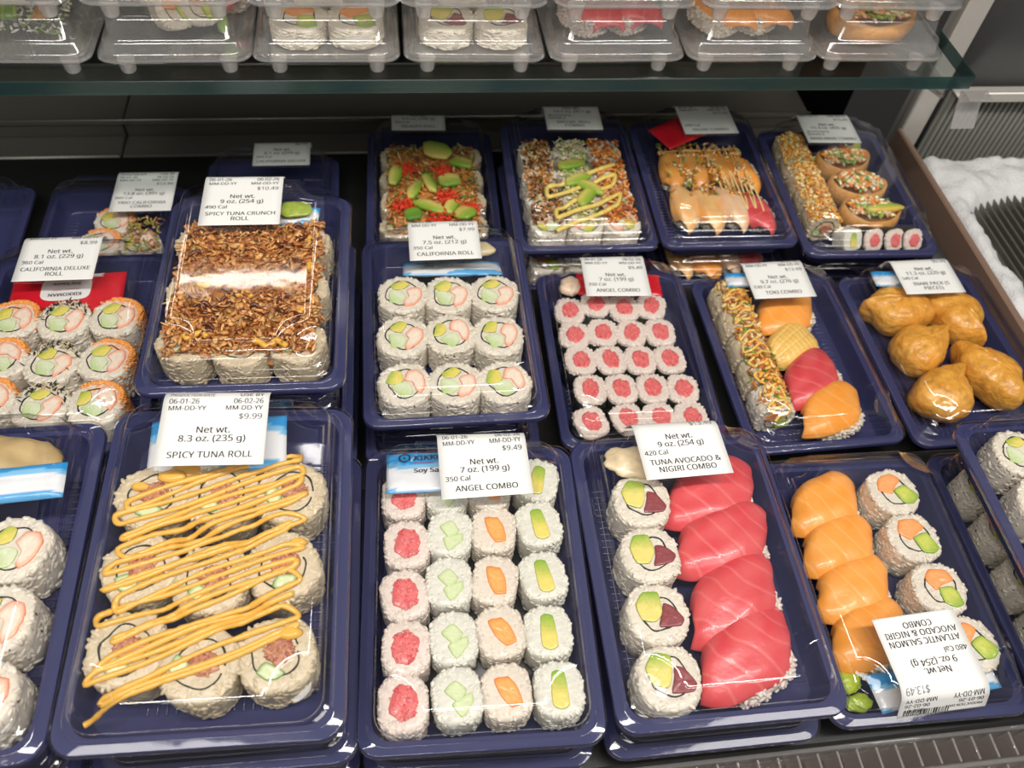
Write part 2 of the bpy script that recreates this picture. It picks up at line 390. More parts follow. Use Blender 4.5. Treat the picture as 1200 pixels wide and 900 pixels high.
# lettering: text outlines turned into meshes, then laid over the label
GLYPHS = {'A': (256, '219,0 184,89 71,89 36,0 0,0 112,287 144,287 256,0 141,207 140,212 137,219 134,227 132,236 129,244 128,250 125,242 123,234 121,226 119,219 117,213 115,207 83,121 173,121', '4.6.5 4.14.6 14.7.6 4.15.14 13.7.14 12.7.13 4.16.15 11.7.12 4.17.16 10.7.11 4.18.17 4.19.18 9.7.10 4.20.19 8.7.9 4.21.20 22.7.8 4.2.21 2.22.21 2.1.22 1.7.22 4.3.2 0.7.1'),
 'B': (261, '121,286 168,282 202,270 222,249 229,215 228,199 223,185 215,174 205,164 191,157 175,152 175,150 192,146 207,140 221,130 231,118 237,102 239,81 236,57 227,37 212,21 193,9 168,2 140,0 39,0 39,286 128,164 159,167 178,176 189,191 192,211 188,232 175,245 154,253 122,255 75,255 75,164 75,134 75,30 133,30 165,34 186,45 197,62 200,84 199,98 194,111 185,121 172,128 154,133 130,134', '24.35.25 35.0.25 35.1.0 35.2.1 35.34.2 34.3.2 24.36.35 33.3.34 32.3.33 32.4.3 31.4.32 30.4.31 30.5.4 29.5.30 29.6.5 28.6.29 28.7.6 27.7.28 27.8.7 26.8.27 24.37.36 37.26.36 37.8.26 37.9.8 37.10.9 37.11.10 37.12.11 37.13.12 37.49.13 49.14.13 24.38.37 48.14.49 47.14.48 47.15.14 46.15.47 45.15.46 45.16.15 44.16.45 44.17.16 43.17.44 42.17.43 42.18.17 41.18.42 41.19.18 40.19.41 40.20.19 39.20.40 24.39.38 24.20.39 24.21.20 24.22.21 24.23.22'),
 'C': (253, '162,259 140,257 120,251 103,241 89,228 78,211 69,191 64,169 63,143 65,110 74,82 87,59 106,42 131,31 161,28 180,28 197,31 214,34 230,39 230,8 213,2 197,-1 178,-3 156,-4 116,1 83,14 57,36 39,65 28,102 24,144 27,175 33,203 45,228 60,249 79,267 103,280 131,288 162,290 184,289 204,286 224,281 241,273 227,243 213,249 197,254 180,257', '36.38.37 36.39.38 35.39.36 35.40.39 35.41.40 34.41.35 34.45.41 45.44.41 44.43.41 43.42.41 33.1.34 1.0.34 0.45.34 33.2.1 33.3.2 32.3.33 32.4.3 31.4.32 31.5.4 31.6.5 30.6.31 30.7.6 29.7.30 29.8.7 28.8.29 28.9.8 28.10.9 27.10.28 27.11.10 26.11.27 26.12.11 26.13.12 17.19.18 25.13.26 16.19.17 25.14.13 15.19.16 14.19.15 25.19.14 24.19.25 24.20.19 24.21.20 23.21.24 23.22.21'),
 'D': (293, '268,146 264,102 250,65 229,37 199,16 162,4 119,0 39,0 39,286 127,286 168,282 202,270 230,250 251,223 264,188 230,145 227,179 218,207 202,229 181,244 154,252 122,255 75,255 75,31 114,31 165,38 201,60 223,95', '7.22.8 22.9.8 22.10.9 22.11.10 22.21.11 21.12.11 7.23.22 20.12.21 19.12.20 19.13.12 18.13.19 17.13.18 17.14.13 16.14.17 16.0.14 15.0.16 15.1.0 27.1.15 27.2.1 26.2.27 26.3.2 25.3.26 24.3.25 24.4.3 7.24.23 7.4.24 7.5.4 7.6.5'),
 'E': (223, '199,0 39,0 39,286 199,286 199,255 75,255 75,165 192,165 192,134 75,134 75,32 199,32', '1.5.2 5.3.2 5.4.3 1.6.5 1.9.6 9.7.6 9.8.7 1.10.9 1.11.10 1.0.11'),
 'F': (208, '75,0 39,0 39,286 199,286 199,255 75,255 75,153 191,153 191,121 75,121', '1.5.2 5.3.2 5.4.3 1.6.5 1.9.6 9.7.6 9.8.7 1.0.9'),
 'G': (292, '163,151 262,151 262,11 239,4 215,0 190,-3 162,-4 121,0 87,14 60,35 40,65 28,101 24,143 29,185 42,221 64,250 93,272 129,286 173,290 196,289 218,286 239,281 258,273 245,242 228,248 210,254 191,257 171,259 139,255 112,245 91,228 75,205 65,176 62,143 65,111 73,83 87,59 108,42 135,31 170,27 187,28 202,29 215,31 226,34 226,119 163,119', '17.19.18 17.20.19 17.21.20 16.21.17 16.22.21 16.26.22 26.25.22 25.24.22 24.23.22 15.27.16 27.26.16 15.28.27 15.29.28 14.29.15 14.30.29 14.31.30 13.31.14 13.32.31 12.32.13 12.33.32 45.1.0 45.44.1 44.2.1 11.33.12 11.34.33 43.2.44 11.35.34 10.35.11 10.36.35 9.36.10 9.37.36 9.38.37 8.38.9 42.2.43 41.2.42 8.39.38 40.2.41 39.2.40 8.2.39 7.2.8 7.3.2 7.4.3 6.4.7 6.5.4'),
 'H': (297, '258,0 222,0 222,134 75,134 75,0 39,0 39,286 75,286 75,165 222,165 222,286 258,286', '5.7.6 5.8.7 9.11.10 9.0.11 5.3.8 3.9.8 3.2.9 2.0.9 5.4.3 1.0.2'),
 'I': (136, '119,0 16,0 16,21 50,28 50,257 16,265 16,286 119,286 119,265 86,257 86,28 119,21', '5.7.6 5.8.7 4.8.5 4.9.8 3.9.4 3.10.9 2.10.3 2.11.10 1.11.2 1.0.11'),
 'K': (248, '248,0 206,0 104,137 75,111 75,0 39,0 39,286 75,286 75,145 87,159 99,172 112,186 124,200 202,286 244,286 130,162', '5.7.6 5.8.7 12.14.13 12.15.14 11.15.12 10.15.11 9.15.10 9.0.15 8.2.9 2.0.9 5.3.8 3.2.8 1.0.2 5.4.3'),
 'L': (210, '39,0 39,286 75,286 75,32 200,32 200,0', '0.2.1 0.3.2 0.4.3 0.5.4'),
 'M': (364, '165,0 71,251 69,251 70,242 71,231 71,218 72,203 72,189 72,174 72,0 39,0 39,286 92,286 180,52 182,52 272,286 325,286 325,0 289,0 289,176 289,190 289,204 290,217 291,230 291,241 292,251 290,251 195,0', '10.2.11 2.12.11 2.1.12 1.13.12 14.26.15 26.16.15 26.25.16 25.17.16 10.3.2 0.13.1 14.27.26 24.17.25 10.4.3 23.17.24 10.5.4 22.17.23 10.6.5 21.17.22 20.17.21 10.7.6 19.17.20 10.8.7 18.17.19 10.9.8 0.14.13 0.27.14'),
 'N': (305, '266,0 224,0 71,238 69,238 70,228 70,216 71,203 72,189 72,175 72,160 72,0 39,0 39,286 81,286 233,49 235,49 235,57 234,69 233,82 233,97 232,111 232,125 232,286 266,286', '11.3.12 3.13.12 3.2.13 2.14.13 21.23.22 21.0.23 11.4.3 1.14.2 11.5.4 11.6.5 11.7.6 11.8.7 11.9.8 11.10.9 20.0.21 19.0.20 18.0.19 17.0.18 16.0.17 15.0.16 1.15.14 1.0.15'),
 'O': (313, '289,144 287,112 280,83 270,58 255,36 237,19 214,6 187,-1 157,-4 125,-1 98,7 75,19 57,37 43,58 32,83 26,112 24,144 28,185 39,221 57,250 83,272 116,286 157,291 197,286 229,272 255,251 274,221 285,185 63,144 65,110 73,81 85,58 104,41 127,31 157,27 186,31 210,41 228,58 241,81 248,110 251,144 245,192 228,228 199,251 157,259 128,256 104,245 85,228 73,205 65,177', '21.23.22 21.24.23 20.24.21 20.25.24 19.44.20 44.25.20 19.45.44 43.25.44 19.46.45 42.25.43 42.26.25 18.46.19 18.47.46 18.48.47 41.26.42 41.27.26 17.48.18 17.49.48 40.27.41 16.49.17 40.0.27 16.28.49 15.28.16 15.29.28 39.0.40 39.1.0 14.29.15 39.2.1 14.30.29 38.2.39 13.30.14 38.3.2 13.31.30 37.3.38 36.3.37 13.32.31 12.32.13 36.4.3 12.33.32 35.4.36 11.33.12 35.5.4 11.34.33 34.5.35 11.5.34 10.5.11 10.6.5 9.6.10 9.7.6 8.7.9'),
 'P': (243, '115,286 163,281 196,264 216,238 222,202 221,185 216,168 209,153 197,139 182,128 162,119 137,113 108,111 75,111 75,0 39,0 39,286 111,255 75,255 75,142 104,142 129,144 149,148 165,156 176,167 183,182 185,200 180,225 167,242 144,252', '15.18.16 18.0.16 18.1.0 18.2.1 18.17.2 17.29.2 29.3.2 15.19.18 28.3.29 27.3.28 27.4.3 26.4.27 26.5.4 25.5.26 25.6.5 24.6.25 24.7.6 23.7.24 22.7.23 22.8.7 21.8.22 20.8.21 15.13.19 13.20.19 13.8.20 13.9.8 13.10.9 13.11.10 13.12.11 15.14.13'),
 'R': (249, '118,286 150,284 177,277 197,266 211,250 219,230 222,205 220,184 214,167 204,153 192,143 179,134 165,128 243,0 201,0 132,118 75,118 75,0 39,0 39,286 116,255 75,255 75,149 118,149 148,152 169,163 181,180 185,203 183,220 177,233 168,243 155,250 137,254', '18.21.19 21.0.19 21.1.0 21.2.1 21.3.2 21.20.3 20.4.3 18.22.21 32.4.20 31.4.32 31.5.4 30.5.31 29.5.30 28.5.29 28.6.5 27.6.28 27.7.6 26.7.27 26.8.7 25.8.26 25.9.8 24.9.25 24.10.9 23.10.24 18.16.22 16.23.22 16.10.23 16.11.10 16.12.11 16.15.12 15.13.12 18.17.16 14.13.15'),
 'S': (220, '201,77 198,53 189,33 174,17 153,6 128,-2 99,-4 83,-4 68,-2 54,0 42,2 30,6 20,10 20,44 37,38 56,32 78,29 101,27 120,29 136,33 149,40 158,49 163,60 165,73 164,86 159,97 151,106 139,115 121,123 98,132 81,139 66,147 53,155 43,165 34,176 29,188 25,201 24,217 27,239 36,256 50,271 68,281 90,288 115,290 138,289 159,286 178,281 194,274 183,243 168,249 151,254 133,258 115,259 98,257 85,253 74,247 67,239 62,229 61,217 62,204 67,193 74,184 86,176 102,168 123,159 146,150 166,139 181,128 192,114 199,97', '42.44.43 42.45.44 41.45.42 41.46.45 40.46.41 40.47.46 40.51.47 51.50.47 50.49.47 49.48.47 39.52.40 52.51.40 39.53.52 39.54.53 38.54.39 38.55.54 38.56.55 38.57.56 37.57.38 37.58.57 36.58.37 36.59.58 36.60.59 35.60.36 35.61.60 34.61.35 34.62.61 34.63.62 33.63.34 33.64.63 32.64.33 32.65.64 31.65.32 31.66.65 30.66.31 29.66.30 29.67.66 28.67.29 28.68.67 27.68.28 26.68.27 26.69.68 25.69.26 25.0.69 24.0.25 23.0.24 23.1.0 22.1.23 21.1.22 21.2.1 20.2.21 12.14.13 19.2.20 12.15.14 19.3.2 18.3.19 12.16.15 17.3.18 12.17.16 12.3.17 12.4.3 11.4.12 11.5.4 10.5.11 9.5.10 8.5.9 8.6.5 7.6.8'),
 'T': (223, '130,0 93,0 93,255 4,255 4,286 219,286 219,255 130,255', '3.5.4 3.6.5 2.6.3 1.7.2 7.6.2 1.0.7'),
 'U': (293, '257,101 254,73 245,48 229,26 208,10 180,-1 145,-4 98,3 64,25 43,59 36,102 36,286 72,286 72,101 77,70 91,47 114,32 147,27 171,30 189,37 204,48 213,63 219,81 221,101 221,286 257,286', '10.12.11 10.13.12 23.25.24 23.0.25 9.13.10 22.0.23 22.1.0 9.14.13 21.1.22 21.2.1 9.15.14 20.2.21 8.15.9 19.2.20 19.3.2 8.16.15 18.3.19 8.17.16 17.3.18 8.3.17 8.4.3 7.4.8 7.5.4 6.5.7'),
 'V': (241, '241,286 138,0 102,0 0,286 38,286 102,103 106,91 110,80 113,70 116,60 118,50 120,40 122,50 125,60 128,70 131,81 134,92 138,103 202,286', '2.4.3 2.5.4 17.0.18 17.1.0 16.1.17 2.6.5 15.1.16 2.7.6 14.1.15 2.8.7 13.1.14 2.9.8 12.1.13 2.10.9 11.1.12 2.11.10 2.1.11'),
 'W': (373, '368,286 291,0 255,0 199,188 197,196 194,205 192,214 190,222 188,229 187,236 185,241 185,244 184,241 183,236 182,229 180,222 178,213 176,205 174,196 171,186 117,0 81,0 5,286 43,286 87,111 89,102 91,93 93,84 95,76 97,67 98,59 99,51 101,43 102,51 103,60 105,68 107,77 109,86 111,95 113,105 116,113 166,286 204,286 256,112 259,103 261,94 264,84 266,75 268,67 269,58 271,50 272,43 273,54 275,64 277,76 280,87 283,100 286,112 330,286', '21.23.22 21.24.23 40.42.41 40.11.42 11.43.42 57.0.58 57.1.0 40.12.11 10.43.11 40.13.12 9.43.10 40.14.13 8.43.9 40.15.14 7.43.8 40.16.15 6.43.7 5.43.6 40.17.16 4.43.5 40.18.17 3.43.4 40.19.18 2.43.3 40.20.19 39.20.40 2.44.43 56.1.57 21.25.24 38.20.39 2.45.44 21.26.25 55.1.56 37.20.38 2.46.45 21.27.26 54.1.55 36.20.37 2.47.46 21.28.27 35.20.36 53.1.54 21.29.28 2.48.47 34.20.35 21.30.29 2.49.48 52.1.53 33.20.34 21.31.30 2.50.49 51.1.52 32.20.33 21.32.31 2.51.50 21.20.32 2.1.51'),
 'X': (235, '233,0 192,0 117,124 40,0 2,0 97,149 8,286 48,286 118,174 188,286 227,286 138,150', '5.7.6 5.8.7 8.10.9 8.11.10 5.11.8 5.0.11 4.2.5 2.0.5 4.3.2 1.0.2'),
 'Y': (227, '113,146 188,286 227,286 132,111 132,0 95,0 95,109 0,286 39,286', '6.8.7 6.0.8 0.2.1 0.3.2 6.3.0 6.4.3 5.4.6'),
 '0': (229, '210,144 208,111 204,81 198,56 188,35 175,18 158,6 138,-2 114,-4 85,0 61,14 43,35 30,64 22,101 20,144 22,187 29,223 41,252 59,273 84,286 114,291 144,286 168,273 186,252 199,223 207,187 55,144 56,108 61,78 68,55 80,39 95,29 114,26 134,29 149,39 160,55 168,78 173,108 174,144 173,179 168,209 160,231 149,248 134,257 114,261 95,257 80,248 68,231 61,209 56,179', '19.21.20 18.21.19 18.22.21 17.22.18 17.44.22 44.23.22 17.45.44 43.23.44 17.46.45 42.23.43 16.46.17 42.24.23 16.47.46 41.24.42 16.48.47 40.24.41 15.48.16 40.25.24 15.49.48 39.25.40 14.49.15 39.0.25 14.26.49 38.0.39 13.26.14 13.27.26 37.0.38 37.1.0 37.2.1 13.28.27 36.2.37 12.28.13 36.3.2 12.29.28 35.3.36 11.29.12 35.4.3 11.30.29 34.4.35 11.31.30 33.4.34 10.31.11 33.5.4 10.32.31 32.5.33 10.5.32 10.6.5 9.6.10 9.7.6 8.7.9'),
 '1': (229, '142,0 108,0 108,200 108,211 108,220 108,227 109,235 109,242 109,249 103,243 98,239 92,234 85,227 54,202 36,226 113,286 142,286', '14.16.15 14.8.16 8.0.16 14.9.8 7.0.8 14.10.9 6.0.7 14.11.10 5.0.6 14.12.11 4.0.5 14.13.12 3.0.4 2.0.3 1.0.2'),
 '2': (229, '209,0 19,0 19,29 94,105 114,126 131,144 144,160 153,177 159,194 161,212 157,233 147,248 131,257 110,260 91,258 74,253 58,244 41,233 22,257 34,266 47,274 61,281 76,286 93,289 110,290 135,288 156,281 173,270 186,255 194,236 197,214 195,192 188,172 177,153 162,133 144,114 123,93 64,34 64,32 209,32', '23.25.24 22.25.23 22.26.25 21.26.22 21.27.26 20.27.21 19.27.20 19.28.27 18.13.19 13.28.19 18.14.13 12.28.13 18.15.14 11.28.12 17.16.18 16.15.18 11.29.28 10.29.11 10.30.29 9.30.10 9.31.30 8.31.9 7.31.8 7.32.31 6.32.7 6.33.32 5.33.6 5.34.33 4.34.5 4.35.34 3.35.4 3.36.35 2.36.3 2.37.36 2.38.37 2.39.38 2.0.39 1.0.2'),
 '3': (229, '198,219 196,201 190,186 182,173 170,163 155,156 138,151 138,149 168,142 190,128 202,107 206,81 204,58 195,37 180,20 159,7 131,-1 97,-4 75,-3 55,-1 36,4 18,12 18,45 37,37 57,31 77,27 97,26 130,29 153,41 165,59 170,82 167,98 160,111 149,121 133,128 113,131 89,133 62,133 62,163 90,163 112,164 129,170 143,178 153,189 160,202 162,217 158,235 148,249 131,258 109,261 95,260 82,258 70,254 59,249 48,243 37,237 20,261 37,272 58,281 82,288 109,290 148,285 176,270 192,247', '59.61.60 58.61.59 58.62.61 57.62.58 56.62.57 56.49.62 49.48.62 48.63.62 55.54.56 54.53.56 53.52.56 52.51.56 51.50.56 50.49.56 47.63.48 46.63.47 46.0.63 45.0.46 45.1.0 44.1.45 43.1.44 43.2.1 42.2.43 42.3.2 41.3.42 41.4.3 40.4.41 39.4.40 39.5.4 37.39.38 37.5.39 37.6.5 37.7.6 37.8.7 37.36.8 36.9.8 35.9.36 34.9.35 33.9.34 33.10.9 32.10.33 31.10.32 31.11.10 30.11.31 29.11.30 29.12.11 28.12.29 28.13.12 21.23.22 27.13.28 27.14.13 21.24.23 21.25.24 26.14.27 21.26.25 21.14.26 21.15.14 20.15.21 20.16.15 19.16.20 18.16.19 18.17.16'),
 '4': (229, '221,65 180,65 180,0 146,0 146,65 8,65 8,95 143,288 180,288 180,97 221,97 146,187 146,197 146,206 146,214 146,222 147,230 147,237 147,244 148,250 146,250 142,242 138,234 133,226 129,219 43,97 146,97', '6.20.7 20.8.7 20.19.8 19.9.8 6.21.20 18.9.19 17.9.18 6.22.21 16.9.17 6.23.22 15.9.16 6.24.23 14.9.15 6.25.24 13.9.14 12.9.13 11.9.12 26.9.11 6.26.25 6.9.26 6.10.9 6.0.10 5.0.6 4.0.5 3.1.4 1.0.4 3.2.1'),
 '5': (229, '110,176 138,173 161,166 180,153 195,137 204,116 206,91 203,64 194,40 178,21 157,7 131,-1 99,-4 78,-3 58,0 40,5 25,12 25,45 41,37 60,31 81,27 100,26 120,28 137,33 151,41 162,53 168,69 170,88 166,113 153,131 131,142 99,146 87,145 73,144 60,142 50,140 32,151 43,286 186,286 186,254 73,254 66,171 74,173 85,174 97,175', '36.40.37 40.38.37 40.39.38 36.41.40 44.1.0 43.1.44 42.1.43 42.2.1 41.2.42 36.2.41 36.3.2 36.31.3 31.4.3 35.34.36 34.33.36 33.32.36 32.31.36 30.4.31 29.4.30 29.5.4 28.5.29 28.6.5 27.6.28 27.7.6 26.7.27 25.7.26 25.8.7 24.8.25 16.18.17 23.8.24 23.9.8 16.19.18 22.9.23 16.20.19 21.9.22 16.21.20 16.9.21 16.10.9 15.10.16 15.11.10 14.11.15 13.11.14 13.12.11'),
 '6': (229, '22,122 23,147 25,171 30,195 37,217 47,237 61,255 77,270 98,281 123,288 153,290 162,290 172,289 181,288 188,287 188,257 181,259 172,260 163,261 154,261 129,259 108,252 91,241 79,227 70,210 63,190 59,169 57,146 60,146 67,155 75,163 85,170 97,175 111,178 128,179 151,177 171,169 188,156 200,139 208,118 211,92 208,65 199,41 186,22 168,8 146,-1 119,-4 100,-2 81,4 65,13 50,27 38,45 29,66 24,92 119,26 142,30 160,42 172,63 176,92 172,117 162,136 144,148 120,152 103,150 87,144 75,135 66,124 60,112 58,99 59,86 62,73 66,61 73,49 82,40 92,32 105,27', '9.11.10 9.12.11 9.13.12 9.14.13 8.14.9 8.16.14 16.15.14 7.18.8 18.17.8 17.16.8 6.19.7 19.18.7 6.20.19 6.21.20 5.21.6 5.22.21 5.23.22 4.23.5 4.24.23 3.24.4 3.25.24 2.25.3 2.26.25 33.35.34 32.35.33 32.36.35 31.36.32 1.26.2 30.36.31 30.37.36 1.27.26 29.37.30 29.62.37 62.38.37 28.62.29 28.63.62 61.38.62 28.64.63 60.38.61 0.27.1 0.28.27 0.64.28 0.65.64 60.39.38 59.39.60 0.66.65 0.67.66 53.67.0 59.40.39 58.40.59 53.68.67 53.69.68 52.69.53 57.40.58 57.41.40 52.70.69 52.71.70 51.71.52 57.42.41 56.42.57 51.72.71 51.73.72 50.73.51 55.42.56 55.43.42 50.74.73 50.75.74 54.43.55 50.54.75 49.54.50 49.43.54 49.44.43 48.44.49 48.45.44 47.45.48 47.46.45'),
 '7': (229, '55,0 172,254 18,254 18,286 210,286 210,259 93,0', '2.4.3 2.5.4 2.1.5 1.6.5 0.6.1'),
 '8': (229, '114,290 138,288 159,282 176,273 189,259 197,242 200,222 198,206 193,192 184,180 173,169 160,160 146,152 162,143 178,133 191,121 201,108 207,92 209,74 206,52 198,33 184,17 165,6 142,-2 115,-4 87,-2 63,5 44,16 31,31 22,50 20,73 22,91 28,107 37,120 50,132 64,142 79,150 66,158 54,168 43,179 35,191 31,206 29,222 32,242 40,259 53,273 71,282 91,288 54,73 58,53 69,38 88,28 115,24 140,28 159,38 171,54 175,74 173,87 167,98 158,109 147,117 132,126 115,133 108,135 92,127 79,119 68,109 60,99 56,87 114,262 94,259 78,251 67,238 63,221 65,207 70,196 79,186 89,179 102,172 116,165 129,172 141,178 151,186 159,196 164,207 165,221 162,238 151,251 135,259', '47.1.0 47.2.1 46.2.47 46.3.2 45.3.46 45.4.3 44.69.45 69.4.45 44.70.69 88.4.69 88.5.4 43.70.44 43.71.70 87.5.88 43.72.71 86.5.87 42.72.43 86.6.5 42.73.72 85.6.86 41.73.42 85.7.6 41.74.73 84.7.85 83.7.84 41.75.74 40.75.41 83.8.7 82.8.83 40.76.75 82.9.8 39.76.40 39.77.76 81.9.82 81.10.9 38.77.39 38.78.77 80.10.81 38.79.78 79.10.80 79.11.10 37.79.38 37.11.79 37.12.11 36.12.37 36.13.12 35.13.36 35.14.13 34.63.35 63.14.35 34.64.63 62.14.63 61.14.62 61.15.14 33.64.34 33.65.64 60.15.61 60.16.15 32.65.33 32.66.65 59.16.60 32.67.66 58.16.59 58.17.16 31.67.32 31.68.67 57.17.58 57.18.17 30.68.31 56.18.57 30.48.68 56.19.18 55.19.56 29.48.30 29.49.48 54.19.55 29.50.49 54.20.19 28.50.29 28.51.50 53.20.54 53.21.20 27.51.28 27.52.51 52.21.53 27.21.52 27.22.21 26.22.27 26.23.22 25.23.26 25.24.23'),
 '9': (229, '209,164 208,140 205,115 200,92 193,70 183,49 170,31 153,17 132,5 107,-2 77,-4 68,-4 58,-3 49,-2 41,0 41,30 49,28 58,26 67,25 76,25 102,27 122,34 139,45 152,59 161,76 167,96 171,118 173,140 170,140 164,132 155,123 145,117 133,111 119,108 102,107 79,110 59,117 43,130 30,147 23,168 20,194 23,222 31,245 45,265 63,279 86,287 111,290 131,288 150,282 166,273 180,259 192,241 201,220 207,194 111,261 89,257 71,244 59,223 55,194 58,169 68,151 85,139 110,135 128,137 143,143 156,151 165,162 171,175 173,187 172,200 169,213 164,226 158,237 149,247 138,254 126,259', '45.47.46 45.48.47 44.48.45 44.49.48 43.49.44 43.50.49 42.55.43 55.54.43 54.50.43 75.50.54 74.50.75 74.51.50 42.56.55 73.51.74 72.51.73 41.56.42 41.57.56 72.52.51 71.52.72 70.52.71 41.58.57 40.58.41 70.53.52 69.53.70 68.53.69 40.59.58 68.0.53 39.59.40 67.0.68 66.0.67 39.60.59 38.60.39 66.1.0 65.1.66 64.1.65 38.61.60 37.61.38 63.28.64 28.27.64 27.1.64 63.29.28 26.1.27 26.2.1 37.62.61 62.29.63 37.29.62 37.30.29 36.30.37 36.31.30 25.2.26 35.31.36 35.32.31 25.3.2 35.33.32 34.33.35 24.3.25 24.4.3 23.4.24 23.5.4 22.5.23 22.6.5 21.6.22 20.6.21 20.7.6 14.16.15 14.17.16 19.7.20 14.18.17 14.19.18 14.7.19 14.8.7 14.9.8 13.9.14 13.10.9 12.10.13 11.10.12'),
 '$': (229, '101,20 80,21 59,23 40,28 25,33 25,67 40,61 60,56 81,52 101,51 101,132 77,139 58,148 43,159 33,171 27,186 25,204 27,222 34,237 46,250 61,260 80,266 101,269 101,304 127,304 127,269 147,268 166,265 182,260 198,255 187,225 173,230 159,234 143,237 127,239 127,158 151,151 171,142 187,133 198,121 205,106 207,88 202,63 186,43 161,29 127,21 127,-23 101,-23 127,53 148,56 162,64 170,73 172,86 171,95 168,102 163,109 155,114 143,119 127,123 101,238 88,237 78,233 70,228 64,222 60,215 59,206 60,197 63,189 68,182 76,176 87,171 101,167', '22.24.23 22.25.24 22.26.25 21.26.22 21.27.26 20.27.21 20.28.27 20.29.28 19.29.20 19.33.29 33.32.29 32.31.29 31.30.29 18.34.19 34.33.19 18.59.34 59.35.34 18.60.59 71.35.59 17.60.18 17.61.60 17.62.61 17.63.62 17.64.63 16.64.17 16.65.64 16.66.65 15.66.16 15.67.66 15.68.67 14.68.15 14.69.68 14.70.69 14.71.70 13.71.14 13.35.71 12.35.13 12.36.35 12.37.36 11.37.12 11.38.37 10.38.11 10.39.38 9.58.10 58.39.10 9.48.58 57.39.58 57.40.39 56.40.57 55.40.56 54.40.55 54.41.40 53.41.54 52.41.53 52.42.41 51.42.52 50.42.51 4.6.5 49.42.50 49.43.42 4.7.6 48.43.49 4.8.7 9.43.48 4.9.8 4.43.9 4.44.43 3.44.4 3.45.44 2.45.3 1.45.2 1.0.45 0.46.45 47.46.0'),
 '.': (107, '29,22 31,34 36,43 44,47 53,49 63,47 71,43 77,34 79,22 77,9 71,1 63,-4 53,-6 44,-4 36,1 31,9', '3.5.4 2.5.3 2.6.5 1.6.2 1.7.6 0.7.1 0.8.7 15.8.0 15.9.8 14.9.15 14.10.9 13.10.14 13.11.10 12.11.13'),
 '(': (120, '16,110 18,142 22,174 30,205 42,234 57,261 75,286 108,286 84,247 66,203 55,157 52,110 53,79 58,49 66,19 77,-10 91,-37 108,-63 75,-63 57,-39 42,-12 30,17 22,47 18,78', '5.7.6 5.8.7 4.8.5 4.9.8 3.9.4 2.9.3 2.10.9 1.10.2 1.11.10 0.11.1 0.12.11 23.12.0 23.13.12 22.13.23 22.14.13 21.14.22 21.15.14 20.15.21 20.16.15 19.16.20 19.17.16 18.17.19'),
 ')': (120, '104,110 103,78 98,47 90,17 79,-12 64,-39 45,-63 12,-63 29,-37 43,-10 54,19 62,49 67,79 69,110 67,142 62,173 54,203 43,233 29,260 12,286 45,286 64,261 79,234 90,205 98,174 103,142', '18.20.19 18.21.20 18.22.21 17.22.18 17.23.22 16.23.17 16.24.23 15.24.16 15.25.24 14.25.15 14.0.25 13.0.14 12.0.13 12.1.0 11.1.12 11.2.1 10.2.11 10.3.2 9.3.10 9.4.3 8.4.9 8.5.4 7.5.8 7.6.5'),
 '&': (294, '122,291 142,289 159,283 173,274 183,262 189,247 191,229 187,206 175,186 157,169 134,154 211,79 221,93 228,108 234,125 239,143 275,143 268,118 259,95 248,75 234,57 293,0 245,0 210,34 197,23 183,14 168,7 151,1 133,-3 111,-4 86,-2 64,5 46,16 32,32 24,51 21,75 23,94 29,110 38,124 50,136 65,148 83,159 75,169 67,179 59,190 53,201 49,214 48,228 50,246 57,262 68,274 82,283 101,289 104,137 91,128 80,120 71,111 64,101 60,89 58,76 62,56 73,40 90,31 113,27 137,29 157,36 174,45 188,56 121,262 105,260 93,253 85,242 83,229 85,215 90,202 100,189 112,175 133,188 146,201 154,214 156,229 154,242 147,253 135,260', '52.1.0 51.1.52 51.2.1 50.2.51 50.3.2 50.4.3 49.4.50 49.68.4 68.83.4 83.5.4 48.69.49 69.68.49 48.70.69 82.5.83 48.71.70 81.5.82 81.6.5 47.71.48 47.72.71 80.6.81 79.6.80 79.7.6 47.73.72 46.73.47 46.74.73 45.74.46 78.7.79 78.8.7 45.75.74 44.75.45 77.8.78 43.75.44 43.76.75 76.8.77 76.9.8 42.76.43 42.9.76 42.10.9 41.10.42 40.10.41 40.53.10 53.11.10 39.53.40 14.16.15 14.17.16 39.54.53 67.11.53 38.54.39 38.55.54 13.17.14 37.55.38 37.56.55 13.18.17 37.57.56 36.57.37 12.18.13 36.58.57 12.19.18 35.58.36 11.19.12 35.59.58 67.19.11 35.60.59 67.20.19 34.60.35 67.21.20 34.61.60 66.23.67 23.21.67 33.61.34 65.23.66 33.62.61 64.23.65 64.24.23 22.21.23 32.62.33 32.63.62 63.24.64 32.24.63 32.25.24 31.25.32 31.26.25 31.27.26 30.27.31 30.28.27 29.28.30'),
 '/': (149, '145,286 38,0 4,0 111,286', '2.0.3 2.1.0'),
 '-': (129, '16,92 16,123 113,123 113,92', '0.2.1 0.3.2'),
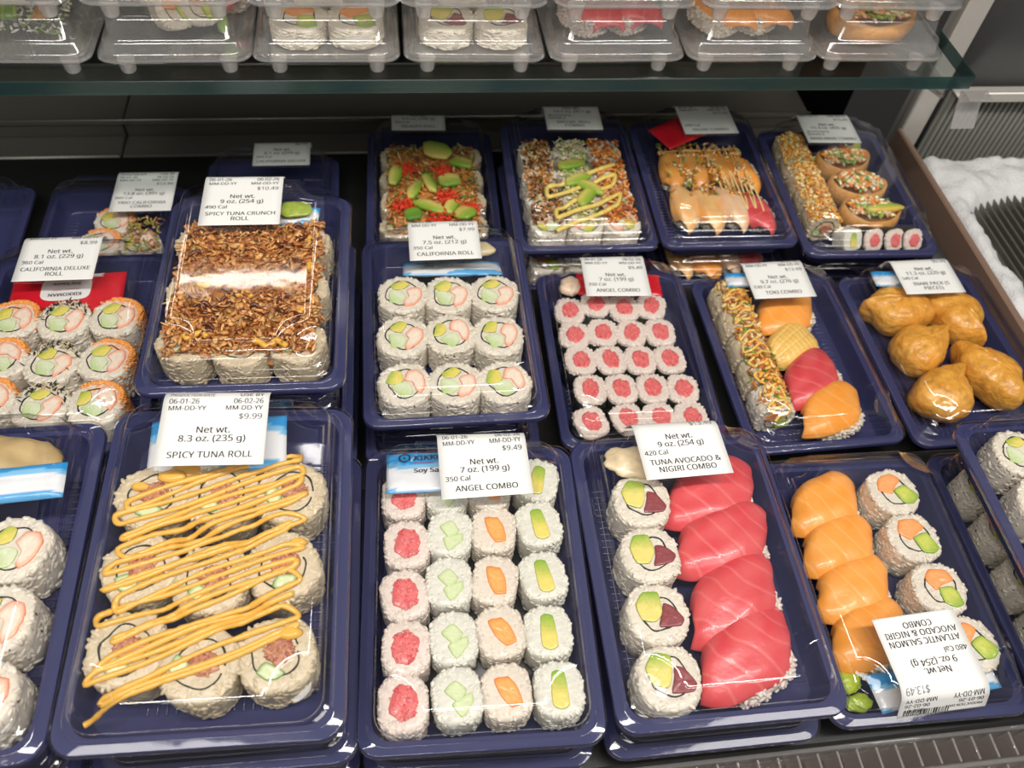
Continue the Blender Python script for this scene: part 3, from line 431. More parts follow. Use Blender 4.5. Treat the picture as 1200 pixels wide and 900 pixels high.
 'a': (225, '115,219 150,214 174,201 188,179 192,146 192,0 167,0 160,30 158,30 149,20 139,11 129,4 117,0 103,-3 86,-4 68,-2 52,3 38,11 27,24 21,40 18,60 25,88 44,109 76,123 121,128 158,130 158,142 155,165 146,180 132,187 113,190 97,189 81,185 67,180 53,174 42,200 57,207 75,213 95,217 126,104 92,100 70,91 59,77 55,59 58,44 66,33 79,27 94,24 119,28 140,39 153,59 158,86 158,105', '38.1.0 37.1.38 37.2.1 36.2.37 35.2.36 35.29.2 29.3.2 34.33.35 33.32.35 32.31.35 31.30.35 30.29.35 28.3.29 27.3.28 27.4.3 26.4.27 26.5.4 25.5.26 24.52.25 52.5.25 23.52.24 22.52.23 21.40.22 40.39.22 39.52.22 51.5.52 21.41.40 21.42.41 20.42.21 50.5.51 20.43.42 19.43.20 19.44.43 49.7.50 7.5.50 19.45.44 18.45.19 48.8.49 8.7.49 18.46.45 48.9.8 6.5.7 47.9.48 18.47.46 18.9.47 17.9.18 17.10.9 16.10.17 16.11.10 16.12.11 15.12.16 15.13.12 14.13.15'),
 'b': (247, '69,231 69,217 69,205 68,195 67,186 69,186 80,199 95,209 113,216 136,219 172,212 200,191 218,156 225,107 222,74 214,46 200,24 182,8 161,-1 136,-4 113,-2 95,5 80,15 69,27 67,27 59,0 34,0 34,305 69,305 130,189 109,187 94,181 82,170 75,154 71,134 69,109 69,107 73,72 82,46 101,31 131,25 156,31 174,47 184,72 188,108 184,143 174,169 156,184', '26.28.27 26.0.28 26.1.0 8.10.9 26.2.1 7.10.8 7.11.10 6.11.7 26.3.2 5.29.6 29.11.6 26.4.3 29.47.11 47.12.11 5.30.29 5.31.30 26.5.4 26.33.5 33.32.5 32.31.5 46.12.47 45.12.46 45.13.12 26.34.33 44.13.45 26.35.34 26.36.35 43.13.44 43.14.13 26.37.36 43.15.14 42.15.43 26.38.37 41.15.42 26.24.38 24.39.38 41.16.15 40.16.41 24.23.39 23.40.39 26.25.24 22.40.23 22.16.40 22.17.16 21.17.22 21.18.17 20.18.21 20.19.18'),
 'c': (192, '120,-4 93,-1 70,8 50,22 35,44 25,72 22,106 25,142 35,171 51,192 71,207 95,216 123,219 139,218 154,216 168,212 179,207 168,178 158,182 146,185 134,187 122,188 102,186 86,179 74,167 65,152 60,131 59,107 60,83 65,63 74,47 86,36 101,29 120,26 136,27 151,30 164,34 176,39 176,8 164,3 152,-1 137,-3', '11.13.12 11.14.13 10.14.11 10.15.14 10.16.15 9.16.10 9.21.16 21.20.16 20.19.16 19.18.16 18.17.16 8.22.9 22.21.9 8.23.22 8.24.23 7.24.8 7.25.24 7.26.25 6.26.7 6.27.26 6.28.27 5.28.6 5.29.28 4.29.5 4.30.29 4.31.30 3.31.4 36.38.37 3.32.31 35.38.36 34.38.35 3.33.32 33.38.34 3.38.33 2.38.3 1.38.2 1.39.38 1.40.39 1.41.40 0.41.1'),
 'e': (226, '117,219 143,216 165,207 182,192 195,173 203,149 206,122 206,101 59,101 64,69 77,45 99,31 127,26 146,27 163,30 179,35 196,41 196,10 180,4 164,-1 146,-3 126,-4 97,-1 72,8 51,24 35,46 25,73 22,106 25,139 34,166 48,189 67,205 90,216 117,190 94,186 77,174 65,154 59,129 169,129 167,146 163,161 156,173 146,182 133,188', '32.1.0 32.2.1 31.2.32 31.3.2 30.3.31 30.33.3 33.43.3 43.4.3 30.34.33 29.34.30 42.4.43 29.35.34 41.4.42 29.36.35 41.5.4 40.5.41 28.36.29 39.5.40 28.37.36 39.6.5 38.6.39 27.37.28 27.38.37 27.6.38 27.7.6 26.8.27 8.7.27 26.9.8 25.9.26 25.10.9 24.10.25 24.11.10 15.17.16 14.17.15 24.12.11 13.17.14 12.17.13 24.17.12 23.17.24 23.18.17 22.18.23 22.19.18 22.20.19 21.20.22'),
 'g': (247, '110,219 130,217 149,211 164,201 178,186 180,186 184,215 213,215 213,-4 210,-32 202,-55 189,-73 170,-86 146,-94 116,-96 94,-95 74,-93 55,-89 39,-83 39,-50 55,-57 75,-63 96,-66 118,-67 143,-63 162,-51 174,-32 178,-6 178,2 178,8 178,16 178,24 179,28 177,28 165,14 149,4 131,-2 111,-4 74,3 46,25 28,60 22,107 28,153 46,189 73,211 115,189 98,187 84,180 73,168 65,152 60,131 59,107 62,72 73,46 91,30 116,25 131,26 144,29 155,34 163,42 170,53 174,65 177,81 178,99 178,107 176,134 171,154 163,170 151,181 135,187', '44.1.0 44.2.1 5.7.6 5.8.7 43.2.44 43.3.2 43.45.3 45.4.3 43.46.45 69.4.45 42.46.43 68.4.69 42.47.46 68.5.4 68.67.5 67.66.5 66.8.5 42.48.47 42.49.48 65.8.66 41.49.42 41.50.49 64.8.65 41.51.50 40.51.41 63.8.64 40.52.51 62.8.63 61.8.62 40.53.52 60.8.61 39.53.40 59.32.60 32.8.60 39.54.53 58.32.59 57.32.58 39.55.54 56.33.57 33.32.57 56.34.33 31.8.32 55.34.56 38.55.39 38.34.55 30.8.31 29.8.30 38.35.34 28.8.29 38.36.35 37.36.38 27.8.28 27.9.8 26.9.27 25.9.26 25.10.9 18.20.19 24.10.25 24.11.10 18.21.20 18.22.21 23.11.24 18.23.22 18.11.23 18.12.11 17.12.18 17.13.12 16.13.17 15.13.16 15.14.13'),
 'i': (103, '52,296 60,294 66,290 71,283 73,273 71,263 66,256 60,252 52,251 44,252 37,256 33,263 31,273 33,283 37,290 44,294 69,215 69,0 34,0 34,215', '18.16.19 18.17.16 15.1.0 14.1.15 14.2.1 13.2.14 13.3.2 12.3.13 12.4.3 11.4.12 11.5.4 10.5.11 10.6.5 9.6.10 9.7.6 8.7.9'),
 'l': (103, '69,0 34,0 34,305 69,305', '1.3.2 1.0.3'),
 'n': (248, '138,219 171,214 196,200 210,176 215,140 215,0 180,0 180,138 178,160 169,176 154,186 132,189 102,184 83,169 73,145 69,111 69,0 34,0 34,215 63,215 68,186 70,186 78,196 88,204 99,211 111,215 124,218', '26.1.0 25.1.26 24.1.25 17.19.18 17.20.19 24.2.1 23.2.24 22.2.23 22.11.2 11.10.2 10.3.2 21.11.22 21.12.11 9.3.10 17.21.20 17.14.21 14.13.21 13.12.21 8.3.9 8.4.3 7.4.8 17.15.14 7.5.4 6.5.7 17.16.15'),
 'o': (243, '221,108 219,83 214,60 205,41 194,25 179,13 162,3 142,-2 121,-4 100,-2 81,3 65,13 50,25 38,41 29,60 24,83 22,108 25,141 34,168 49,190 69,206 93,216 122,219 149,216 173,206 193,190 208,168 218,141 59,108 60,84 65,64 74,47 86,35 102,28 121,25 141,28 157,35 169,47 178,64 183,84 184,108 183,132 178,152 169,168 157,179 141,187 121,189 93,184 73,168 62,142', '21.23.22 20.23.21 20.24.23 19.24.20 19.25.24 18.47.19 47.46.19 46.25.19 46.45.25 45.26.25 44.26.45 18.48.47 43.26.44 17.48.18 43.27.26 17.49.48 42.27.43 41.27.42 17.28.49 16.28.17 41.0.27 40.0.41 15.28.16 15.29.28 39.0.40 39.1.0 15.30.29 38.1.39 14.30.15 38.2.1 14.31.30 37.2.38 13.31.14 37.3.2 13.32.31 36.3.37 12.32.13 36.4.3 12.33.32 35.4.36 12.34.33 34.4.35 11.34.12 11.4.34 11.5.4 10.5.11 10.6.5 9.6.10 9.7.6 8.7.9'),
 'r': (166, '134,219 141,219 147,218 154,218 160,217 155,184 150,185 144,186 138,187 132,187 120,186 108,182 98,175 88,167 80,157 74,144 71,130 69,115 69,0 34,0 34,215 63,215 67,176 69,176 76,187 85,197 95,206 107,213 120,217', '28.1.0 28.2.1 28.3.2 28.4.3 27.4.28 27.5.4 19.21.20 19.22.21 26.5.27 25.6.26 6.5.26 24.9.25 9.8.25 8.7.25 7.6.25 23.10.24 10.9.24 23.11.10 23.12.11 19.23.22 19.15.23 15.14.23 14.13.23 13.12.23 19.16.15 19.17.16 19.18.17'),
 's': (192, '174,59 171,40 164,24 151,12 134,3 113,-2 88,-4 67,-3 50,0 34,4 21,10 21,42 35,36 52,30 70,26 89,24 112,27 128,33 137,43 140,56 139,64 136,71 129,77 120,83 106,90 87,98 68,106 51,114 38,123 28,133 22,146 20,162 26,186 43,204 68,215 101,219 120,218 138,215 154,211 170,204 158,176 144,182 129,186 114,189 99,190 80,188 66,183 57,175 54,164 55,156 59,149 66,143 77,137 91,131 109,123 128,115 144,107 157,99 166,88 172,75', '34.36.35 34.37.36 33.37.34 33.38.37 33.39.38 33.42.39 42.41.39 41.40.39 32.44.33 44.43.33 43.42.33 32.45.44 32.46.45 31.46.32 31.47.46 31.48.47 31.49.48 30.49.31 30.50.49 30.51.50 29.51.30 29.52.51 29.53.52 28.53.29 28.54.53 28.55.54 27.55.28 27.56.55 26.56.27 26.57.56 25.57.26 25.58.57 24.58.25 23.58.24 23.59.58 22.59.23 21.59.22 21.0.59 20.0.21 19.0.20 19.1.0 18.1.19 17.1.18 10.12.11 17.2.1 10.13.12 16.2.17 10.14.13 15.2.16 10.15.14 10.2.15 10.3.2 10.4.3 9.4.10 8.4.9 8.5.4 7.5.8 7.6.5'),
 't': (145, '106,25 114,25 122,26 130,28 136,29 136,2 129,0 120,-2 110,-4 100,-4 84,-3 69,2 56,10 46,22 39,39 37,63 37,188 6,188 6,204 37,219 51,264 72,264 72,215 134,215 134,188 72,188 72,63 75,46 82,34 92,27', '19.21.20 19.22.21 18.22.19 18.23.22 18.24.23 17.24.18 16.24.17 15.25.16 25.24.16 15.26.25 15.27.26 14.27.15 14.28.27 13.28.14 13.29.28 3.5.4 2.5.3 13.0.29 1.5.2 0.5.1 13.5.0 12.5.13 11.5.12 11.6.5 10.6.11 10.7.6 10.8.7 9.8.10'),
 'u': (248, '214,215 214,0 185,0 180,28 178,28 170,18 160,10 149,4 137,-1 124,-3 110,-4 86,-2 67,4 51,15 40,30 34,49 32,74 32,215 67,215 67,77 70,54 79,38 94,28 115,25 137,28 153,34 165,45 173,61 177,80 178,103 178,215', '16.18.17 16.19.18 29.0.30 29.1.0 28.1.29 27.1.28 16.20.19 15.20.16 26.1.27 15.21.20 14.21.15 25.3.26 3.1.26 14.22.21 24.4.25 4.3.25 13.22.14 13.23.22 24.5.4 2.1.3 23.5.24 13.5.23 13.6.5 12.6.13 12.7.6 11.7.12 11.8.7 11.9.8 10.9.11'),
 'v': (204, '81,0 0,215 38,215 83,88 87,79 90,69 94,58 97,48 99,39 101,31 102,31 104,39 107,48 110,58 114,69 117,79 120,88 166,215 204,215 122,0', '0.2.1 0.3.2 16.18.17 16.19.18 0.4.3 15.19.16 14.19.15 0.5.4 13.19.14 0.6.5 12.19.13 0.7.6 11.19.12 0.8.7 10.19.11 0.9.8 0.10.9 0.19.10'),
 'w': (315, '173,121 170,130 168,138 166,146 164,154 162,161 160,168 159,174 158,178 156,178 155,174 154,168 153,161 151,154 149,146 147,138 145,129 142,121 103,0 63,0 4,215 41,215 71,101 74,89 77,77 79,66 82,55 83,45 85,36 86,36 88,42 89,49 91,56 92,64 94,72 96,80 99,87 101,94 139,215 177,215 214,94 217,85 220,75 223,64 225,54 227,45 229,37 230,37 231,45 233,54 236,65 238,76 241,89 245,101 275,215 311,215 251,0 210,0', '19.21.20 19.22.21 37.39.38 37.9.39 9.8.39 8.40.39 53.55.54 53.56.55 37.10.9 7.40.8 37.11.10 6.40.7 37.12.11 5.40.6 4.40.5 37.13.12 3.40.4 37.14.13 2.40.3 37.15.14 1.40.2 37.16.15 0.40.1 37.17.16 57.40.0 37.18.17 19.23.22 52.56.53 36.18.37 57.41.40 19.24.23 51.56.52 35.18.36 57.42.41 34.18.35 19.25.24 50.56.51 57.43.42 33.18.34 19.26.25 49.56.50 57.44.43 32.18.33 31.18.32 19.27.26 57.45.44 48.56.49 30.18.31 57.46.45 19.28.27 47.56.48 29.18.30 57.47.46 57.56.47 19.29.28 19.18.29'),
 'y': (204, '0,215 38,215 85,93 88,82 92,72 95,62 98,52 101,43 103,34 104,34 107,46 112,60 117,77 123,93 166,215 204,215 112,-30 104,-48 94,-65 83,-78 69,-88 53,-94 34,-96 25,-96 17,-95 10,-94 4,-93 4,-65 9,-66 15,-67 21,-67 28,-67 40,-66 50,-63 58,-57 65,-50 71,-40 76,-29 87,-1', '38.1.0 38.2.1 13.15.14 13.16.15 12.16.13 38.3.2 38.4.3 11.16.12 38.5.4 38.6.5 10.16.11 38.7.6 9.16.10 38.8.7 38.9.8 38.16.9 37.16.38 36.16.37 36.17.16 35.17.36 35.18.17 34.18.35 33.18.34 32.18.33 32.19.18 26.28.27 26.29.28 31.19.32 26.30.29 26.31.30 26.19.31 26.20.19 26.21.20 25.21.26 24.21.25 24.22.21 23.22.24'),
 'z': (188, '173,0 16,0 16,23 131,188 22,188 22,215 170,215 170,188 56,27 173,27', '4.6.5 4.7.6 4.3.7 3.8.7 2.8.3 2.9.8 2.0.9 1.0.2'),
 ' ': (104, '', '')}
def text_arrays(s, bold=.0):
    V, F, x = [], [], 0
    for ch in s:
        adv, vs, fs = GLYPHS[ch]
        if vs:
            k = len(V)
            P = np.array([[float(a) for a in q.split(',')] for q in vs.split()])
            for dx in ((0,) if not bold else (-bold*500, bold*500)):
                k = len(V); V += [(x+a+dx, b) for a, b in P]; F += [tuple(int(i)+k for i in q.split('.')) for q in fs.split()]
        x += adv
    return np.array(V)/500, F
def text_at(m, s, size, x, y, align, fn, c=(0, 0, 0), stretch=1.12, bold=.012, fit=None):
    V, F = text_arrays(s, bold)
    V = V.copy()*size*.92; V[:, 0] *= stretch
    w_ = V[:, 0].max()
    if fit and w_ > fit: V[:, 0] *= fit/w_; V[:, 1] *= max(fit/w_, .8); w_ = fit
    x0 = {'l': x, 'c': x-w_/2, 'r': x-w_}[align]
    P = np.array([fn(x0+a, y+b) for a, b in V[:, :2]])
    m.add(P, F, c)
def label_on(box_e, lx, ly, rot, lines, Wl=.0565, flip=False, zoff=0, barcode=False, wrap=.0225):
    """lines: list of (text, size, align, v, style); v measured up from the label's lower edge"""
    H = max(l[3] for l in lines)+.0062
    ca, sa = math.cos(rot), math.sin(rot)
    ye = -YF if flip else YB
    def fn(x, v, off=.0009):
        X = lx+ca*x-sa*v; Y = ly+sa*x+ca*v; s = Y-ye
        # soft fold over the lid's end, then down its wall
        if s <= -.003: p = (X, Y, LT+off)
        else:
            t = min((s+.003)/.009, 1); ang = t*1.15
            rr = .009/1.15
            y = ye-.003+rr*math.sin(ang); z = LT-rr*(1-math.cos(ang))
            if s+.003 > .009:
                q = s+.003-.009; y += q*math.cos(1.15); z -= q*math.sin(1.15)
            y += off*math.sin(ang)+.0016*t; z += off*math.cos(ang)
            p = (X, y, z)
        return (-p[0], -p[1], p[2]) if flip else p
    H = min(H, (ye-ly)+wrap)
    m = MB(); nx, ny = 8, 60; V = []
    for off in (.0006, .0009):
        for j in range(ny+1):
            for i in range(nx+1): V.append(fn(-Wl/2+Wl*i/nx, H*j/ny, off))
    k = (nx+1)*(ny+1); F = []
    for j in range(ny):
        for i in range(nx):
            a = j*(nx+1)+i; F += [(a+k, a+1+k, a+nx+2+k, a+nx+1+k), (a+nx+1, a+nx+2, a+1, a)]
    for i in range(nx): F += [(i, i+1, i+1+k, i+k), (ny*(nx+1)+i+1, ny*(nx+1)+i, ny*(nx+1)+i+k, ny*(nx+1)+i+1+k)]
    for j in range(ny):
        a = j*(nx+1); F += [(a+nx+1, a, a+k, a+nx+1+k), (a+nx, a+2*nx+1, a+2*nx+1+k, a+nx+k)]
    m.add(V, F); lab = link('label', m.mesh('label', M_PAPER), box_e)
    ink, ing = MB(), MB(); f2 = lambda x, v: fn(x, v, .00105)
    for (s, sz, al, v, st) in lines:
        if v+sz*.75 > H-.0003: continue
        x = {'l': -Wl/2+.003, 'c': 0, 'r': Wl/2-.003}[al]
        if al == 'l' and st == 'i': x += .0
        text_at(ing if st == 'g' else ink, s, sz, x, v, al, f2, stretch=1.0, fit=Wl-.0075 if al == 'c' else Wl*.42)
    if barcode:
        rng = random.Random(5); x = -.004
        while x < Wl/2-.003:
            wd = rng.choice((.0004, .0004, .0007, .0011))
            P = [f2(x, H-.0056), f2(x+wd, H-.0056), f2(x+wd, H-.0008), f2(x, H-.0008)]
            ink.add(P, [(0, 1, 2, 3)]); x += wd+rng.choice((.0004, .0006, .0009))
    if ink.n: link('lettering', ink.mesh('lettering', M_INK, False), lab)
    if ing.n: link('price_lettering', ing.mesh('price_lettering', M_INKG, False), lab)
def std_lines(names, oz, cal, price, dates=True, top=None):
    v = .0046; L = []
    for q in reversed(names): L.append((q, .0072, 'c', v, 'n')); v += .0054
    if cal:
        v += .0018
        for q in reversed(cal): L.append((q, .0062, 'l', v, 'n')); v += .0046
        v += .0010
    else: v += .0046
    L.append((oz, .0074, 'c', v, 'n')); v += .0054
    L.append(('Net wt.', .0074, 'c', v, 'n')); v += .0086
    L.append((price, .0068, 'r', v, 'g')); v += .0060
    if dates:
        for a, b in (('MM-DD-YY', 'MM-DD-YY'), ('06-01-26', '06-02-26'), ('PRODUCTION DATE', 'USE BY')):
            L += [(a, .0054, 'l', v, 'n'), (b, .0054, 'r', v, 'n')]; v += .0043
    return L

# pose of each stack's top box: x, y, rim z, rz, rx, ry, boxes in the stack
POSE = {
 'A0': (-.2423, .1996, .044, .0059, 0, 0, 3), 'A1': (-.1035, .1992, .0463, -.0262, .04, .045, 3), 'A2': (.0338, .1949, -.0030, -.0406, 0, 0, 2),
 'A3': (.1710, .1945, -.0030, -.0082, 0, 0, 2), 'A4': (.3152, .1952, -.0519, -.0226, 0, 0, 1), 'A5': (.4525, .1939, -.0519, 0, 0, 0, 1), 'A6': (.4472, .1910, -.0032, 0, 0, 0, 1),
 'B0': (-.248, .415, -.0300, .0009, 0, 0, 2), 'B1': (-.1064, .4223, .0190, -.0233, 0, 0, 3), 'B2': (.0344, .4203, -.0290, -.0022, 0, 0, 2),
 'B3': (.1848, .4220, -.0779, -.0148, 0, 0, 1), 'B4': (.3300, .4090, -.0779, .024, 0, 0, 1), 'B5': (.4700, .4050, -.0779, .0174, 0, 0, 1),
 'C0': (-.4250, .6050, -.1179, .01, 0, 0, 1), 'C1': (-.2763, .5990, -.1179, -.0064, 0, 0, 1), 'C1b': (-.1280, .6420, -.1179, 0, 0, 0, 1), 'C2': (.0352, .6750, -.1100, -.0236, 0, 0, 1), 'C3': (.1735, .6300, -.0690, -.0138, 0, 0, 2), 'C4': (.3110, .6286, -.0690, -.0129, 0, 0, 2),
 'C5': (.4480, .6109, -.0690, -.0264, 0, 0, 2)}
BOXDESC = {
 'A0': 'navy sushi box cut by the frame beside the yellow-drizzled one', 'A1': 'navy sushi box with yellow-drizzled rolls under a SPICY TUNA ROLL label',
 'A2': 'navy sushi box with four columns of mixed small rolls under its clear lid', 'A3': 'navy sushi box labelled TUNA AVOCADO & NIGIRI COMBO',
 'A4': 'navy sushi box with the upside-down label ATLANTIC SALMON AVOCADO & NIGIRI COMBO', 'A5': 'navy box of sesame rolls beneath the crab roll box at the frame edge',
 'A6': 'navy box of crab rolls set on the sesame roll box', 'B0': 'navy sushi box labelled CALIFORNIA DELUXE ROLL', 'B1': 'navy sushi box of brown crunchy rolls labelled SPICY TUNA CRUNCH ROLL',
 'B2': 'navy sushi box of nine crab rolls labelled CALIFORNIA ROLL', 'B3': 'navy sushi box of twenty pink tuna rolls labelled ANGEL COMBO', 'B4': 'navy sushi box labelled TOKI COMBO',
 'B5': 'navy box of golden tofu pouches labelled INARI PACK', 'C0': 'dark empty-looking navy box at the far edge of the back row', 'C1': 'dark navy box in the back row labelled TRIO CALIFORNIA COMBO',
 'C1b': 'navy box mostly hidden behind the crunch roll box, its label showing', 'C2': 'navy box labelled KILAUEA ROLL topped with avocado and red roe', 'C3': 'navy box labelled SPECIAL ROLL COMBO on top of its stack',
 'C4': 'navy box of sauced nigiri fan with a red packet on top', 'C5': 'navy box labelled MAKI MAKI COMBO beside the brown divider'}
SHORT = {'A0': 'the box cut by the frame', 'A1': 'the SPICY TUNA ROLL box', 'A2': 'the mixed small roll box', 'A3': 'the TUNA AVOCADO box', 'B0': 'the CALIFORNIA DELUXE box', 'B1': 'the SPICY TUNA CRUNCH box',
 'B2': 'the CALIFORNIA ROLL box', 'C3': 'the SPECIAL ROLL COMBO box', 'C4': 'the sauced nigiri box', 'C5': 'the MAKI MAKI COMBO box'}
TM = {}; BOX = {}; LOWER = {}
def mat_pose(x, y, zr, rz, rx, ry):
    R = Matrix.Rotation(rz, 4, 'Z') @ Matrix.Rotation(rx, 4, 'X') @ Matrix.Rotation(ry, 4, 'Y')
    return Matrix.Translation((x, y, zr)) @ R @ Matrix.Translation((0, 0, -HR))
ORD = ['under', 'lowest below']
for k, (x, y, zr, rz, rx, ry, cnt) in POSE.items():
    M = mat_pose(x, y, zr, rz, rx, ry); TM[k] = M
    e = empty('sushi_box', M); BOX[k] = e; T(e, BOXDESC[k], 'food box', 'navy sushi boxes with clear lids')
    link('base', BASE, e); link('lid', LID, e)
    rng = random.Random(hash(k) % 1 + len(k)*7 + ord(k[1])*31 + ord(k[0]))
    for d in range(1, cnt):
        z = zr-.0488*d - (.003*0); 
        if k == 'A1': z = (-.0519, -.0055)[cnt-1-d]
        M2 = mat_pose(x+rng.uniform(-.002, .002), y+rng.uniform(-.003, .001), z, rz+rng.uniform(-.012, .012), 0, 0)
        e2 = empty('sushi_box', M2); LOWER[k] = M2
        T(e2, 'navy sushi box with clear lid stacked %s %s' % (ORD[d-1], SHORT[k]), 'food box', 'navy sushi boxes with clear lids')
        link('base', BASE, e2); link('lid', LID, e2)
for k in ('A2', 'B3'): link('floor_pad', PADM, BOX[k])

def ll(k): return BOX[k]
label_on(BOX['A1'], -.006, .0418, 0.0, std_lines(['SPICY TUNA ROLL'], '8.3 oz. (235 g)', None, '$9.99'), .0565)
label_on(BOX['A2'], .0085, .0432, .045, std_lines(['ANGEL COMBO'], '7 oz. (199 g)', ['350 Cal'], '$9.49'), .0555)
label_on(BOX['A3'], 0, .0475, .03, std_lines(['TUNA AVOCADO &', 'NIGIRI COMBO'], '9 oz. (254 g)', ['420 Cal'], '$13.49'))
label_on(BOX['A4'], .0055, .0355, .07, std_lines(['ATLANTIC SALMON', 'AVOCADO & NIGIRI', 'COMBO'], '9 oz. (254 g)', ['480 Cal'], '$13.49'), .0565, True, barcode=True, wrap=.024)
label_on(BOX['B0'], -.008, .041, 0, std_lines(['CALIFORNIA DELUXE', 'ROLL'], '8.1 oz. (229 g)', ['360 Cal'], '$8.99'))
label_on(BOX['B1'], -.008, .034, .01, std_lines(['SPICY TUNA CRUNCH', 'ROLL'], '9 oz. (254 g)', ['490 Cal'], '$10.49'))
label_on(BOX['B2'], 0, .043, .006, std_lines(['CALIFORNIA ROLL'], '7.5 oz. (212 g)', ['350 Cal'], '$7.99'))
label_on(BOX['B3'], -.003, .040, -.03, std_lines(['ANGEL COMBO'], '7 oz. (199 g)', ['350 Cal'], '$9.49'))
label_on(BOX['B4'], 0, .0435, -.02, std_lines(['TOKI COMBO'], '9.7 oz. (276 g)', ['530 Cal'], '$13.99'))
label_on(BOX['B5'], .000, .0455, -.02, std_lines(['INARI PACK (5', 'PIECES)'], '11.3 oz. (320 g)', ['540 Cal'], '$9.99'))
label_on(BOX['C1'], .033, .030, 0, std_lines(['TRIO CALIFORNIA', 'COMBO'], '13.8 oz. (391 g)', ['880 Cal'], '$12.99'))
label_on(BOX['C1b'], .012, .050, 0, std_lines(['CALIFORNIA DELUXE'], '8.1 oz. (229 g)', ['360 Cal'], '$8.99'))
label_on(BOX['C2'], -.012, .060, .0, std_lines(['KILAUEA ROLL'], '9.9 oz. (280 g)', ['560 Cal'], '$11.49'))
label_on(BOX['C3'], .004, .048, -.01, std_lines(['SPECIAL ROLL', 'COMBO'], '14.5 oz. (411 g)', ['300 Cal/Containing', 'Serves 2'], '$15.49'))
label_on(BOX['C4'], .006, .040, .02, std_lines(['ASAHI COMBO'], '', ['490 Cal'], '$13.49') if 0 else [l for l in std_lines(['NIGIRI COMBO'], '9.5 oz. (269 g)', ['490 Cal'], '$13.49') if l[0] not in ('Net wt.', '9.5 oz. (269 g)')])
label_on(BOX['C5'], -.006, .040, -.01, std_lines(['MAKI MAKI COMBO'], '15.3 oz. (435 g)', ['300 Cal/Containing', 'Serves 2'], '$15.49'))

# ------------------------------------------------------------------ food prototypes
RICE = (.71, .65, .54)
def se(t, n): return 1/((abs(math.cos(t))**n+abs(math.sin(t))**n)**(1/n))
def rice_body(R, h, n_exp, seed, gl, gw, nside, ntop, tint=RICE, rin=.0, dome=.0015, colfn=None, bumpy=.0006):
    rng = np.random.default_rng(seed); m = MB(); K = 40
    prof = [(.90, 0), (.985, h*.06), (1.0, h*.3), (1.0, h*.7), (.985, h-.0022), (.95, h-.0008), (.86, h-.0001), (.65, h), (.4, h), (.18, h)]
    V = []; C = []
    for rr, z in prof:
        for i in range(K):
            t = 2*PI*i/K; s = se(t, n_exp)*R*rr
            s *= 1+.035*nz(math.cos(t)+seed, math.sin(t), z*20, 1.7)
            x, y = s*math.cos(t), s*math.sin(t)
            d = bumpy*nz(x+seed, y, z, 480)
            zz = z+(bumpy*1.0*nz(x, y+seed, 0, 520) if z > h*.9 else 0)
            V.append((x*(1+d/R), y*(1+d/R), max(zz, 0)))
            c = np.array(tint)*(1+.05*rng.standard_normal())
            C.append(c)
    m.add(V, loops_faces(len(prof), K), np.array(C))
    # grains on the side
    P, A, CC = [], [], []
    for _ in range(nside):
        t = rng.uniform(0, 2*PI); z = rng.uniform(gw, h-gw*.8); s = se(t, n_exp)*R-gw*.58
        P.append((s*math.cos(t), s*math.sin(t), z)); a = rng.uniform(0, PI)
        tt = np.array([-math.sin(t), math.cos(t), 0]); A.append(tt*math.cos(a)+np.array([0, 0, 1])*math.sin(a)*.8+.04*rng.standard_normal(3))
        c = np.array(tint)*(1+.06*rng.standard_normal()); CC.append(colfn(t, z, c) if colfn else c)
    for _ in range(ntop):
        t = rng.uniform(0, 2*PI); rr = math.sqrt(rng.uniform(rin**2, .93**2)); s = se(t, n_exp)*R*rr
        P.append((s*math.cos(t), s*math.sin(t), h-gw*.66)); a = rng.uniform(0, PI)
        A.append(np.array([math.cos(a), math.sin(a), .06*rng.standard_normal()])); c = np.array(tint)*(1+.06*rng.standard_normal())
        CC.append(colfn(t, h, c) if colfn else c)
    P = np.array(P); 
    if len(P): P[:, 2] = np.maximum(P[:, 2], gw*1.2)
    grains(m, P, A, gl, gw, CC, rng)
    return m.mesh('rice', M_RICE)
def smooth_poly(pts, it=2):
    p = np.array(pts, float)
    if it == 1:                                            # cut corners: nearly straight sides, small chamfers
        for k in (.13, .28):
            q = np.roll(p, -1, 0); p = np.stack([(1-k)*p+k*q, k*p+(1-k)*q], 1).reshape(-1, 2)
        return p
    for _ in range(it):
        q = np.roll(p, -1, 0); p = np.stack([.75*p+.25*q, .25*p+.75*q], 1).reshape(-1, 2)
    return p
